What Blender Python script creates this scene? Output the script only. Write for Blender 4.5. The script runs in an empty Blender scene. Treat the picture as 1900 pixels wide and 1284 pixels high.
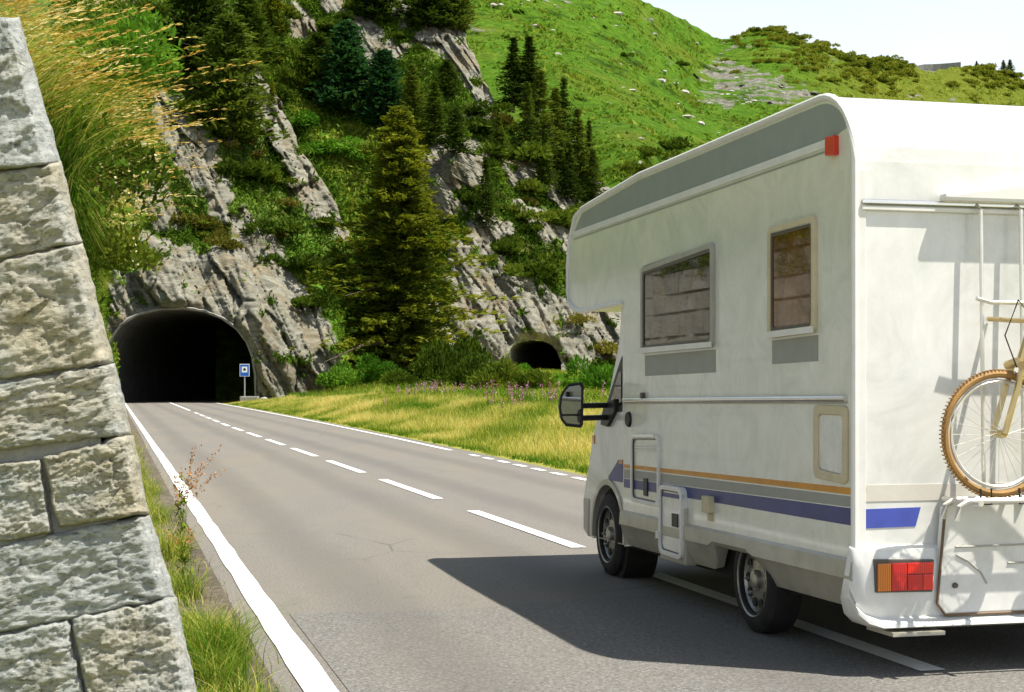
import bpy, bmesh, math, random
import numpy as np
from mathutils import Vector
random.seed(7); rng = np.random.default_rng(11)
SC = bpy.context.scene
COL = SC.collection

# ------------------------------------------------------------------ camera, sky, sun, exposure
F = 2900.0            # focal length in photo pixels (photo 1900 px wide)
CX, YH = 950.0, 716.0 # principal column and horizon row
H = 1.5               # eye height
TH = math.atan(740.0 / F); S, C = math.sin(TH), math.cos(TH)
cam = bpy.data.cameras.new('camera'); camo = bpy.data.objects.new('camera', cam); COL.objects.link(camo)
cam.sensor_width = 36; cam.lens = F / 1900 * 36; cam.shift_y = (YH - 642) / 1900
cam.clip_start = 0.1; cam.clip_end = 6000
camo.location = (0, 0, H); camo.rotation_euler = (math.pi / 2, 0, 0)
SC.camera = camo

DIR = Vector((-S, C, 0)); RGT = Vector((C, S, 0))
sun_to = -(0.27 * DIR - 0.37 * RGT + Vector((0, 0, -1)))
sun_to.normalize()
sl = bpy.data.lights.new('sun', 'SUN'); sl.energy = 5.0; sl.angle = math.radians(0.53); sl.color = (1.0, 0.945, 0.84)
so = bpy.data.objects.new('sun', sl); COL.objects.link(so)
so.rotation_euler = sun_to.to_track_quat('Z', 'Y').to_euler()

W = bpy.data.worlds.new('World'); SC.world = W; W.use_nodes = True
nt = W.node_tree; nt.nodes.clear()
out = nt.nodes.new('ShaderNodeOutputWorld')
sky = nt.nodes.new('ShaderNodeTexSky'); sky.sky_type = 'NISHITA'; sky.sun_disc = False
sky.sun_elevation = math.asin(sun_to.z); sky.sun_rotation = math.atan2(sun_to.x, sun_to.y)
sky.air_density = 1.0; sky.dust_density = 2.0
bg1 = nt.nodes.new('ShaderNodeBackground'); bg1.inputs[1].default_value = 0.05
nt.links.new(sky.outputs[0], bg1.inputs[0])
# a thin veil of bright cloud over the blue
tc = nt.nodes.new('ShaderNodeTexCoord')
nz = nt.nodes.new('ShaderNodeTexNoise'); nz.inputs['Scale'].default_value = 2.2; nz.inputs['Detail'].default_value = 5
mp = nt.nodes.new('ShaderNodeMapping'); mp.inputs['Scale'].default_value = (1, 1, 2.6)
nt.links.new(tc.outputs['Generated'], mp.inputs[0]); nt.links.new(mp.outputs[0], nz.inputs['Vector'])
cr = nt.nodes.new('ShaderNodeValToRGB')
cr.color_ramp.elements[0].position = 0.35; cr.color_ramp.elements[0].color = (0.80, 0.87, 0.95, 1)
cr.color_ramp.elements[1].position = 0.65; cr.color_ramp.elements[1].color = (1.0, 0.99, 0.97, 1)
nt.links.new(nz.outputs['Fac'], cr.inputs[0])
bg2 = nt.nodes.new('ShaderNodeBackground'); bg2.inputs[1].default_value = 0.60
sx = nt.nodes.new('ShaderNodeSeparateXYZ'); nt.links.new(tc.outputs['Generated'], sx.inputs[0])
hz = nt.nodes.new('ShaderNodeValToRGB')                  # veil dimmed towards the unseen zenith to deepen shadow on the road
hz.color_ramp.elements[0].position = 0.12; hz.color_ramp.elements[0].color = (1, 1, 1, 1)
hz.color_ramp.elements[1].position = 0.62; hz.color_ramp.elements[1].color = (0.13, 0.16, 0.20, 1)
nt.links.new(sx.outputs['Z'], hz.inputs[0])
mxs = nt.nodes.new('ShaderNodeMix'); mxs.data_type = 'RGBA'; mxs.blend_type = 'MULTIPLY'; mxs.inputs[0].default_value = 1
nt.links.new(cr.outputs[0], mxs.inputs[6]); nt.links.new(hz.outputs[0], mxs.inputs[7])
nt.links.new(mxs.outputs[2], bg2.inputs[0])
ad = nt.nodes.new('ShaderNodeAddShader')
nt.links.new(bg1.outputs[0], ad.inputs[0]); nt.links.new(bg2.outputs[0], ad.inputs[1])
nt.links.new(ad.outputs[0], out.inputs[0])

SC.view_settings.view_transform = 'Standard'; SC.view_settings.look = 'None'
SC.view_settings.exposure = 0.72; SC.view_settings.gamma = 1.0
SC.view_settings.use_curve_mapping = False
try:
    SC.cycles.use_denoising = True
    SC.cycles.max_bounces = 6; SC.cycles.diffuse_bounces = 3; SC.cycles.glossy_bounces = 3
    SC.cycles.transparent_max_bounces = 4; SC.cycles.caustics_reflective = False; SC.cycles.caustics_refractive = False
except Exception: pass

# ------------------------------------------------------------------ geometry helpers
def P(x, y, D):
    """point seen at photo pixel (x, y) that lies D metres ahead"""
    return ((x - CX) / F * D, D, H - (y - YH) / F * D)
def RP(s, L, z=0.0):
    """road frame: s metres along the road, L metres right of the eye"""
    return (-S * s + C * L, C * s + S * L, z)
def ground_sl(x, y):
    Z = F * H / (y - YH); X = (x - CX) / F * Z
    return (-S * X + C * Z, X * C + Z * S)

_perm = rng.permutation(512)
_grad = rng.normal(size=(512, 3)); _grad /= np.linalg.norm(_grad, axis=1, keepdims=True)
def perlin(p):
    p = np.asarray(p, float); i = np.floor(p).astype(np.int64); f = p - i
    u = f * f * f * (f * (f * 6 - 15) + 10)
    def g(dx, dy, dz):
        h = _perm[(_perm[(_perm[(i[:, 0] + dx) & 511] + i[:, 1] + dy) & 511] + i[:, 2] + dz) & 511]
        return ((f - (dx, dy, dz)) * _grad[h]).sum(1)
    def l(a, b, t): return a + (b - a) * t
    x0 = l(l(g(0,0,0), g(1,0,0), u[:,0]), l(g(0,1,0), g(1,1,0), u[:,0]), u[:,1])
    x1 = l(l(g(0,0,1), g(1,0,1), u[:,0]), l(g(0,1,1), g(1,1,1), u[:,0]), u[:,1])
    return l(x0, x1, u[:,2]) * 1.5
def fbm(p, oct=4, gain=0.5):
    r = 0; a = 1; p = np.asarray(p, float)
    for k in range(oct):
        r = r + a * perlin(p * 2 ** k + 17.3 * k); a *= gain
    return r
def hash2(i, j, k):
    h = (i * 73856093) ^ (j * 19349663) ^ (k * 83492791)
    h = (h ^ (h >> 13)) * 1274126177
    return ((h ^ (h >> 16)) & 0xffff) / 65535.0
def slabs(u, v, seed):
    """cracked slabs: each Voronoi cell is a tilted facet of its own; returns height, edge distance"""
    seed = int(seed); iu, iv = np.floor(u).astype(np.int64), np.floor(v).astype(np.int64)
    d1 = np.full(u.shape, 9.0); d2 = d1.copy(); hh = np.zeros(u.shape)
    for a in (-1, 0, 1):
        for b in (-1, 0, 1):
            ci, cj = iu + a, iv + b
            px = ci + 0.1 + 0.8 * hash2(ci, cj, seed); py = cj + 0.1 + 0.8 * hash2(ci, cj, seed + 5)
            du, dv = u - px, v - py
            d = np.sqrt(du * du + dv * dv)
            hgt = (hash2(ci, cj, seed + 9) - 0.5) + 1.1 * (hash2(ci, cj, seed + 12) - 0.5) * du + 1.6 * (hash2(ci, cj, seed + 15) - 0.5) * dv
            near = d < d1
            d2 = np.where(near, d1, np.minimum(d2, d)); hh = np.where(near, hgt, hh); d1 = np.where(near, d, d1)
    return hh, d2 - d1

def poly_sd(px, py, poly):
    """signed distance to a polygon in pixels, negative inside"""
    poly = np.asarray(poly, float); d = np.full(px.shape, 1e9); ins = np.zeros(px.shape, bool)
    n = len(poly)
    for i in range(n):
        x0, y0 = poly[i]; x1, y1 = poly[(i + 1) % n]
        ex, ey = x1 - x0, y1 - y0
        t = np.clip(((px - x0) * ex + (py - y0) * ey) / (ex * ex + ey * ey + 1e-9), 0, 1)
        d = np.minimum(d, np.hypot(px - x0 - t * ex, py - y0 - t * ey))
        if y0 != y1:
            c = ((y0 > py) != (y1 > py)) & (px < (x1 - x0) * (py - y0) / (y1 - y0) + x0)
            ins ^= c
    return np.where(ins, -d, d)

def link(o, parent=None):
    COL.objects.link(o)
    if parent is not None: o.parent = parent
    return o
def tag(o, label=None, cat=None, group=None, kind=None):
    if label: o['label'] = label
    if cat: o['category'] = cat
    if group: o['group'] = group
    if kind: o['kind'] = kind
    return o
def np_mesh(name, V, Fc, mat=None, smooth=False, attrs=None):
    V = np.asarray(V, np.float32).reshape(-1, 3); Fc = np.asarray(Fc, np.int32)
    me = bpy.data.meshes.new(name); n, k = Fc.shape
    me.vertices.add(len(V)); me.vertices.foreach_set('co', V.ravel())
    me.loops.add(n * k); me.loops.foreach_set('vertex_index', Fc.ravel())
    me.polygons.add(n); me.polygons.foreach_set('loop_start', np.arange(0, n * k, k, dtype=np.int32))
    me.polygons.foreach_set('loop_total', np.full(n, k, np.int32))
    if smooth: me.polygons.foreach_set('use_smooth', np.ones(n, bool))
    for an, av in (attrs or {}).items():
        a = me.attributes.new(an, 'FLOAT', 'POINT'); a.data.foreach_set('value', np.asarray(av, np.float32))
    me.update(calc_edges=True)
    if mat: me.materials.append(mat)
    return me
def obj(name, me, parent=None, **kw):
    o = bpy.data.objects.new(name, me); link(o, parent); tag(o, **kw); return o
def empty(name, loc=(0, 0, 0), rz=0, parent=None, **kw):
    o = bpy.data.objects.new(name, None); o.empty_display_size = 0.2
    o.location = loc; o.rotation_euler = (0, 0, rz); link(o, parent); tag(o, **kw); return o
def copy_tree(o, parent=None):
    c = o.copy(); link(c, parent)
    for ch in list(o.children): copy_tree(ch, c)
    return c

class MB:
    """collects simple solids into one mesh"""
    def __init__(s): s.v = []; s.f = []
    def add(s, V, Fs):
        o = len(s.v); s.v += [tuple(p) for p in V]; s.f += [tuple(i + o for i in f) for f in Fs]; return s
    def box(s, a, b):
        x0, y0, z0 = a; x1, y1, z1 = b
        return s.add([(x0,y0,z0),(x1,y0,z0),(x1,y1,z0),(x0,y1,z0),(x0,y0,z1),(x1,y0,z1),(x1,y1,z1),(x0,y1,z1)],
                     [(0,3,2,1),(4,5,6,7),(0,1,5,4),(1,2,6,5),(2,3,7,6),(3,0,4,7)])
    def prism(s, pts, x0, x1):
        """polygon in (y, z) extruded along x"""
        n = len(pts)
        V = [(x0, p[0], p[1]) for p in pts] + [(x1, p[0], p[1]) for p in pts]
        return s.add(V, [tuple(range(n)), tuple(range(2*n-1, n-1, -1))] + [(i, i+n, (i+1)%n+n, (i+1)%n) for i in range(n)])
    def ring(s, po, pi, x0, x1):
        n = len(po)
        V = [(x0,*p) for p in po] + [(x0,*p) for p in pi] + [(x1,*p) for p in po] + [(x1,*p) for p in pi]
        Fs = []
        for i in range(n):
            j = (i+1) % n
            Fs += [(i,j,n+j,n+i), (2*n+i,3*n+i,3*n+j,2*n+j), (i,2*n+i,2*n+j,j), (n+i,n+j,3*n+j,3*n+i)]
        return s.add(V, Fs)
    def tube(s, path, r, n=8, closed=False, taper=None):
        path = [Vector(p) for p in path]; m = len(path); V = []; Fs = []
        up = Vector((0.31, 0.17, 0.93))
        for i, p in enumerate(path):
            a = path[(i-1) % m] if (i > 0 or closed) else p; b = path[(i+1) % m] if (i < m-1 or closed) else p
            t = (b - a).normalized(); e = t.cross(up)
            if e.length < 1e-3: e = t.cross(Vector((1,0,0)))
            e.normalize(); g = t.cross(e)
            rr = r if taper is None else r * taper[i]
            V += [p + rr * (math.cos(2*math.pi*k/n) * e + math.sin(2*math.pi*k/n) * g) for k in range(n)]
        for i in range(m if closed else m-1):
            j = (i+1) % m
            Fs += [(i*n+k, i*n+(k+1)%n, j*n+(k+1)%n, j*n+k) for k in range(n)]
        if not closed: Fs += [tuple(range(n-1,-1,-1)), tuple((m-1)*n+k for k in range(n))]
        return s.add(V, Fs)
    def lathe(s, prof, c, axis='x', n=36, caps=True):
        """profile of (axial, radius) turned round an axis through c"""
        V = []; Fs = []; m = len(prof)
        for a, r in prof:
            for k in range(n):
                t = 2*math.pi*k/n
                if axis == 'x': V.append((c[0]+a, c[1]+r*math.cos(t), c[2]+r*math.sin(t)))
                elif axis == 'y': V.append((c[0]+r*math.cos(t), c[1]+a, c[2]+r*math.sin(t)))
                else: V.append((c[0]+r*math.cos(t), c[1]+r*math.sin(t), c[2]+a))
        for i in range(m-1):
            Fs += [(i*n+k, i*n+(k+1)%n, (i+1)*n+(k+1)%n, (i+1)*n+k) for k in range(n)]
        if caps: Fs += [tuple(range(n-1,-1,-1)), tuple((m-1)*n+k for k in range(n))]
        return s.add(V, Fs)
    def build(s, name, mat, parent=None, smooth=False, bevel=0, fn=None, **kw):
        me = bpy.data.meshes.new(name)
        V = [fn(p) for p in s.v] if fn else s.v
        me.from_pydata(V, [], s.f)
        bm = bmesh.new(); bm.from_mesh(me); bmesh.ops.recalc_face_normals(bm, faces=bm.faces)
        if bevel:
            es = [e for e in bm.edges if len(e.link_faces) == 2 and e.calc_face_angle(0) > 0.5]
            bmesh.ops.bevel(bm, geom=es, offset=bevel, segments=2, affect='EDGES', profile=0.6)
        if smooth:
            for f_ in bm.faces: f_.smooth = True
            for e in bm.edges:
                if len(e.link_faces) == 2 and e.calc_face_angle(0) > 0.7: e.smooth = False
        bm.to_mesh(me); bm.free()
        if mat: me.materials.append(mat)
        return obj(name, me, parent, **kw)

# ------------------------------------------------------------------ materials
def mat(name, rough=0.6, spec=0.3):
    m = bpy.data.materials.new(name); m.use_nodes = True
    n = m.node_tree; b = n.nodes['Principled BSDF']
    b.inputs['Roughness'].default_value = rough; b.inputs['Specular IOR Level'].default_value = spec
    return m, n, b
def nd(n, t, **kw):
    x = n.nodes.new('ShaderNode' + t)
    for k, v in kw.items():
        if k in ('data_type','blend_type','operation','attribute_name','noise_dimensions','feature','distance','noise_type','wave_type'): setattr(x, k, v)
        else:
            key = k.replace('_', ' ')
            x.inputs[key if key in x.inputs else k].default_value = v
    return x
def ramp(n, src, stops):
    r = n.nodes.new('ShaderNodeValToRGB'); e = r.color_ramp.elements
    while len(e) < len(stops): e.new(0.5)
    for el, (p, c) in zip(e, stops): el.position = p; el.color = (*c, 1) if len(c) == 3 else c
    n.links.new(src, r.inputs[0]); return r.outputs[0]
def mixc(n, fac, a, b, mode='MIX'):
    m = n.nodes.new('ShaderNodeMix'); m.data_type = 'RGBA'; m.blend_type = mode
    for sk, v in ((m.inputs[0], fac), (m.inputs[6], a), (m.inputs[7], b)):
        if isinstance(v, bpy.types.NodeSocket): n.links.new(v, sk)
        elif isinstance(v, (int, float)): sk.default_value = v
        else: sk.default_value = (*v, 1)
    return m.outputs[2]
def coords(n, scale=(1,1,1), rot=(0,0,0), kind='Object'):
    t = n.nodes.new('ShaderNodeTexCoord'); m = n.nodes.new('ShaderNodeMapping')
    m.inputs['Scale'].default_value = scale; m.inputs['Rotation'].default_value = rot
    n.links.new(t.outputs[kind], m.inputs[0]); return m.outputs[0]
def noise(n, vec, scale, detail=5, rough=0.6, dist=0.0):
    x = nd(n, 'TexNoise', Scale=scale, Detail=detail, Roughness=rough, Distortion=dist)
    if vec is not None: n.links.new(vec, x.inputs['Vector'])
    return x.outputs['Fac']
def bump(n, b, h, strength, dist):
    x = nd(n, 'Bump', Strength=strength, Distance=dist); n.links.new(h, x.inputs['Height'])
    n.links.new(x.outputs[0], b.inputs['Normal']); return x
def flat(name, col, rough=0.5, metal=0.0, spec=0.4, coat=0.0, grime=0.08, gscale=6.0):
    m, n, b = mat(name, rough, spec); b.inputs['Metallic'].default_value = metal
    b.inputs['Coat Weight'].default_value = coat
    f = noise(n, coords(n), gscale, 6, 0.65)
    c = ramp(n, f, [(0.3, tuple(v*(1-grime*2) for v in col)), (0.6, col), (0.8, tuple(min(1, v*(1+grime)) for v in col))])
    n.links.new(c, b.inputs['Base Color']); return m
def foliage(name, dark, mid, light, nscale=0.9, attr=None, transl=0.3, obj_var=0.35):
    m = bpy.data.materials.new(name); m.use_nodes = True; n = m.node_tree
    n.nodes.remove(n.nodes['Principled BSDF']); o = n.nodes['Material Output']
    if attr:
        a = nd(n, 'Attribute', attribute_name=attr); f = a.outputs['Fac']
    else:
        f1 = noise(n, coords(n), nscale, 4, 0.7)
        oi = n.nodes.new('ShaderNodeObjectInfo')
        mt = nd(n, 'Math', operation='MULTIPLY_ADD'); n.links.new(oi.outputs['Random'], mt.inputs[0])
        mt.inputs[1].default_value = obj_var; n.links.new(f1, mt.inputs[2])
        m2 = nd(n, 'Math', operation='SUBTRACT'); n.links.new(mt.outputs[0], m2.inputs[0]); m2.inputs[1].default_value = obj_var / 2
        f = m2.outputs[0]
    c = ramp(n, f, [(0.25, dark), (0.5, mid), (0.78, light)])
    d = n.nodes.new('ShaderNodeBsdfDiffuse'); t = n.nodes.new('ShaderNodeBsdfTranslucent')
    n.links.new(c, d.inputs[0]); n.links.new(mixc(n, 1.0, c, (1.3, 1.25, 0.6), 'MULTIPLY'), t.inputs[0])
    mx = n.nodes.new('ShaderNodeMixShader'); mx.inputs[0].default_value = transl
    n.links.new(d.outputs[0], mx.inputs[1]); n.links.new(t.outputs[0], mx.inputs[2]); n.links.new(mx.outputs[0], o.inputs[0])
    return m

def m_rock(name, veg=True, lichen=0.45):
    m, n, b = mat(name, 0.85, 0.15)
    rot = (0, math.radians(-58), 0)                       # beds dip steeply to the right
    vec = coords(n, (1, 1, 1), (0, 0, 0)); vs = coords(n, (0.22, 0.6, 1.25), rot)
    n1 = noise(n, vec, 0.35, 7, 0.65); n2 = noise(n, vs, 1.3, 9, 0.75, 0.6); n3 = noise(n, vec, 3.5, 6, 0.7); n4 = noise(n, vs, 0.28, 5, 0.6)
    base = ramp(n, n2, [(0.28, (0.055, 0.055, 0.048)), (0.44, (0.14, 0.135, 0.112)), (0.57, (0.255, 0.248, 0.208)), (0.78, (0.40, 0.39, 0.335))])
    warm = ramp(n, n2, [(0.28, (0.055, 0.042, 0.027)), (0.45, (0.16, 0.125, 0.08)), (0.75, (0.32, 0.265, 0.18))])
    c = mixc(n, ramp(n, n1, [(0.47, (0,0,0)), (0.66, (0.9,)*3)]), base, warm)
    lf = ramp(n, n3, [(0.52, (0,0,0)), (0.64, (lichen,)*3)])
    c = mixc(n, lf, c, (0.20, 0.225, 0.075))
    rust = ramp(n, n4, [(0.66, (0,0,0)), (0.75, (0.5,)*3)])
    c = mixc(n, rust, c, (0.33, 0.15, 0.06))
    if veg:
        a = nd(n, 'Attribute', attribute_name='rock'); t = nd(n, 'Attribute', attribute_name='tint')
        g1 = noise(n, vec, 0.8, 8, 0.75); g2 = noise(n, vec, 0.16, 4)
        gr = ramp(n, g1, [(0.3, (0.03, 0.055, 0.008)), (0.5, (0.075, 0.125, 0.016)), (0.7, (0.17, 0.205, 0.03))])
        br = ramp(n, g1, [(0.3, (0.05, 0.03, 0.012)), (0.55, (0.12, 0.085, 0.03)), (0.75, (0.22, 0.19, 0.06))])
        gr = mixc(n, ramp(n, g2, [(0.5, (0,0,0)), (0.62, (0.75,)*3)]), gr, br)
        bri = ramp(n, g1, [(0.3, (0.03, 0.075, 0.005)), (0.55, (0.075, 0.19, 0.012)), (0.75, (0.16, 0.29, 0.03))])
        gr = mixc(n, t.outputs['Fac'], gr, bri)
        mm = nd(n, 'Math', operation='MULTIPLY_ADD'); n.links.new(n3, mm.inputs[0]); mm.inputs[1].default_value = 0.9; 
        sub = nd(n, 'Math', operation='SUBTRACT'); n.links.new(a.outputs['Fac'], sub.inputs[0]); sub.inputs[1].default_value = 0.45
        n.links.new(sub.outputs[0], mm.inputs[2])
        k = ramp(n, mm.outputs[0], [(0.46, (0,0,0)), (0.56, (1,1,1))])
        c = mixc(n, k, gr, c)
    n.links.new(c, b.inputs['Base Color'])
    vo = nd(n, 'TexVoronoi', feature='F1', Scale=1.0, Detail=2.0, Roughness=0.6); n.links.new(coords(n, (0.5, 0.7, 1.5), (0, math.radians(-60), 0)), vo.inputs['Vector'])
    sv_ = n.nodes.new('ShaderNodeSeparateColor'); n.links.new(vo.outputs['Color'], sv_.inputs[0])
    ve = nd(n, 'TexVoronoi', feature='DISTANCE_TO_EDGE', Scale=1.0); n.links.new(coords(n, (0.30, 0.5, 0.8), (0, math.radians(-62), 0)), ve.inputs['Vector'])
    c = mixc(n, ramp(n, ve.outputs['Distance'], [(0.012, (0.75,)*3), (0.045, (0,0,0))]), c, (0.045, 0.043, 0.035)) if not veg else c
    hb = mixc(n, 0.35, mixc(n, 0.3, n2, n3), sv_.outputs[0]); bump(n, b, hb, 1.0, 0.30)
    return m

M = {}
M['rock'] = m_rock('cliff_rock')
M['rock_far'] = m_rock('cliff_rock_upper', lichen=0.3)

def m_asphalt(name='asphalt', grain=48, lo=(0.065, 0.062, 0.057), mid_=(0.160, 0.151, 0.137), hi=(0.30, 0.288, 0.265), warm=0.55, seed=0.0):
    m, n, b = mat(name, 0.8, 0.28)
    v = coords(n); vr = coords(n, (1, 1, 1), (0, 0, -TH)); big = noise(n, coords(n, (1, 0.22, 1), (0, 0, -TH)), 0.45, 6, 0.62); fine = noise(n, v, grain, 4, 0.85); mid = noise(n, v, 5, 7, 0.75)
    c = ramp(n, fine, [(0.30, lo), (0.5, mid_), (0.68, hi)])
    c = mixc(n, ramp(n, big, [(0.4, (0,0,0)), (0.62, (warm,)*3)]), c, (0.205, 0.180, 0.142))
    c = mixc(n, ramp(n, mid, [(0.30, (0.45,)*3), (0.46, (0,0,0))]), c, (0.105, 0.10, 0.093))
    # darker oily band along each lane centre, paler wheel tracks
    sp_ = n.nodes.new('ShaderNodeSeparateXYZ'); n.links.new(vr, sp_.inputs[0])
    ad_ = nd(n, 'Math', operation='MULTIPLY_ADD'); n.links.new(noise(n, coords(n, (1, .15, 1), (0, 0, -TH)), 0.9, 4), ad_.inputs[0]); ad_.inputs[1].default_value = 0.5; n.links.new(sp_.outputs[0], ad_.inputs[2])
    sn = nd(n, 'Math', operation='MULTIPLY'); n.links.new(ad_.outputs[0], sn.inputs[0]); sn.inputs[1].default_value = 2*math.pi/1.6
    si = nd(n, 'Math', operation='SINE'); n.links.new(sn.outputs[0], si.inputs[0])
    c = mixc(n, ramp(n, si.outputs[0], [(0.0, (0,0,0)), (0.95, (0.34,)*3)]), c, (0.088, 0.084, 0.078))
    # sparse cracks
    ve = nd(n, 'TexVoronoi', feature='DISTANCE_TO_EDGE', Scale=0.33); n.links.new(mixc(n, 0.13, v, nd(n, 'TexNoise', Scale=2.6, Detail=9, Roughness=0.7).outputs['Color']), ve.inputs['Vector'])
    ck = mixc(n, 1.0, ramp(n, ve.outputs['Distance'], [(0.0008, (1,1,1)), (0.004, (0,0,0))]), ramp(n, noise(n, v, 0.25, 3), [(0.5, (0,0,0)), (0.60, (.6,)*3)]), 'MULTIPLY')
    c = mixc(n, ck, c, (0.035, 0.033, 0.03))
    n.links.new(c, b.inputs['Base Color']); bump(n, b, fine, 0.7, 0.007); return m
M['asphalt'] = m_asphalt()
M['asphalt2'] = m_asphalt('asphalt_patch', 44, (0.045, 0.044, 0.043), (0.142, 0.138, 0.130), (0.31, 0.304, 0.29), 0.35)
def m_paint():
    m, n, b = mat('road_paint', 0.6, 0.3)
    v = coords(n); w = nd(n, 'TexVoronoi', feature='DISTANCE_TO_EDGE', Scale=9.0); 
    dv = mixc(n, 0.06, v, nd(n, 'TexNoise', Scale=4.0).outputs['Color']); n.links.new(dv, w.inputs['Vector'])
    k = ramp(n, w.outputs['Distance'], [(0.006, (1,1,1)), (0.016, (0,0,0))])
    br = ramp(n, noise(n, v, 1.1, 3), [(0.52, (0,0,0)), (0.62, (1,1,1))])
    k = mixc(n, 1.0, k, br, 'MULTIPLY')
    c = ramp(n, noise(n, v, 25, 6, 0.8), [(0.27, (0.30, 0.29, 0.27)), (0.38, (0.78, 0.78, 0.76)), (0.7, (0.86, 0.86, 0.85))])
    c = mixc(n, k, c, (0.14, 0.13, 0.12))
    n.links.new(c, b.inputs['Base Color']); return m
M['paint'] = m_paint()
def m_soil(name, a, b_, c_):
    m, n, b = mat(name, 0.95, 0.1); v = coords(n)
    f = noise(n, v, 9, 8, 0.75); g = noise(n, v, 0.8, 4)
    c = ramp(n, f, [(0.3, a), (0.5, b_), (0.7, c_)])
    c = mixc(n, ramp(n, g, [(0.4, (0,0,0)), (0.6, (0.5,)*3)]), c, tuple(x*0.6 for x in b_))
    n.links.new(c, b.inputs['Base Color']); bump(n, b, f, 0.8, 0.03); return m
M['gutter'] = m_soil('gutter_grit', (0.05, 0.04, 0.03), (0.13, 0.11, 0.085), (0.24, 0.21, 0.17))
M['meadow'] = m_soil('meadow_soil', (0.10, 0.13, 0.02), (0.28, 0.28, 0.05), (0.44, 0.40, 0.12))
M['bank'] = m_soil('bank_soil', (0.02, 0.035, 0.006), (0.055, 0.09, 0.015), (0.11, 0.14, 0.03))
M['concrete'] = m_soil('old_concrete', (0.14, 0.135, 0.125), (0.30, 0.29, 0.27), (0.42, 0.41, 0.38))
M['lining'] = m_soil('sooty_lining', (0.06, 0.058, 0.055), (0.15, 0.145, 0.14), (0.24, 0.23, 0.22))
def m_stone(name, hue):
    m, n, b = mat(name, 0.85, 0.2); v = coords(n, (1, 1, 1)); vs = coords(n, (0.6, 1, 1.6), (0, math.radians(-14), 0))
    oi = n.nodes.new('ShaderNodeObjectInfo')
    a = noise(n, vs, 16, 9, 0.78, 0.8); g = noise(n, v, 2.4, 5, 0.65); k = noise(n, v, 90, 5, 0.85)
    c1 = ramp(n, a, [(0.26, (0.05, 0.06, 0.06)), (0.36, (0.22, 0.245, 0.235)), (0.50, (0.40, 0.42, 0.40)), (0.75, (0.58, 0.585, 0.55))])
    c2 = ramp(n, a, [(0.27, (0.07, 0.06, 0.04)), (0.42, (0.31, 0.28, 0.19)), (0.58, (0.49, 0.45, 0.33)), (0.78, (0.64, 0.60, 0.48))])
    ma = nd(n, 'Math', operation='MULTIPLY_ADD'); n.links.new(oi.outputs['Random'], ma.inputs[0]); ma.inputs[1].default_value = 0.3; n.links.new(g, ma.inputs[2])
    c = mixc(n, ramp(n, ma.outputs[0], [(0.54, (0,0,0)), (0.80, (0.95,)*3)]), c1, c2)
    ru = noise(n, v, 3.3, 6, 0.7, 0.4)
    c = mixc(n, ramp(n, ru, [(0.66, (0,0,0)), (0.74, (0.75,)*3)]), c, (0.36, 0.19, 0.07))
    c = mixc(n, ramp(n, k, [(0.30, (0.8,)*3), (0.42, (0,0,0))]), c, (0.10, 0.105, 0.10))
    chip = noise(n, coords(n, (0.5, 1, 1.9), (0, math.radians(-14), 0)), 30, 5, 0.7, 0.5)
    c = mixc(n, ramp(n, chip, [(0.33, (0.85,)*3), (0.42, (0,0,0))]), c, (0.075, 0.08, 0.075))
    n.links.new(c, b.inputs['Base Color'])
    bump(n, b, mixc(n, 0.45, mixc(n, 0.5, a, k), chip), 1.0, 0.03); return m
M['stone'] = m_stone('wall_stone', 0)
M['mortar'] = m_soil('mortar', (0.16, 0.16, 0.145), (0.34, 0.34, 0.31), (0.46, 0.45, 0.42))

M['pine'] = foliage('pine_needles', (0.018, 0.036, 0.007), (0.055, 0.090, 0.014), (0.13, 0.165, 0.025), 0.8)
M['stonepine'] = foliage('stone_pine_needles', (0.010, 0.038, 0.014), (0.028, 0.085, 0.030), (0.07, 0.15, 0.05), 0.8)
M['larch'] = foliage('golden_spruce_needles', (0.045, 0.066, 0.008), (0.145, 0.168, 0.017), (0.31, 0.295, 0.032), 0.55, obj_var=0.1)
M['shrub'] = foliage('dwarf_pine_needles', (0.025, 0.048, 0.007), (0.07, 0.115, 0.014), (0.16, 0.195, 0.025), 1.1)
M['leafy'] = foliage('broad_leaf', (0.03, 0.085, 0.008), (0.075, 0.19, 0.018), (0.16, 0.30, 0.035), 1.3)
M['heath'] = foliage('heath_leaf', (0.06, 0.055, 0.012), (0.13, 0.13, 0.022), (0.23, 0.20, 0.05), 1.3)
M['grass'] = foliage('grass_blade', (0.065, 0.16, 0.012), (0.35, 0.38, 0.065), (0.66, 0.56, 0.22), attr='tint', transl=0.35)
M['cover'] = foliage('ground_cover', (0.035, 0.07, 0.008), (0.095, 0.18, 0.018), (0.25, 0.29, 0.045), attr='tint', transl=0.3)
M['seed'] = foliage('seed_head', (0.48, 0.30, 0.07), (0.68, 0.51, 0.17), (0.80, 0.71, 0.42), attr='tint', transl=0.3)
M['fire'] = foliage('fireweed_petal', (0.30, 0.07, 0.25), (0.45, 0.17, 0.36), (0.60, 0.33, 0.50), attr='tint', transl=0.3)
M['dock'] = foliage('dock_seed', (0.22, 0.09, 0.03), (0.40, 0.19, 0.07), (0.5, 0.3, 0.14), attr='tint', transl=0.2)
M['bark'] = flat('bark', (0.10, 0.075, 0.055), 0.9, grime=0.25)
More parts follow.
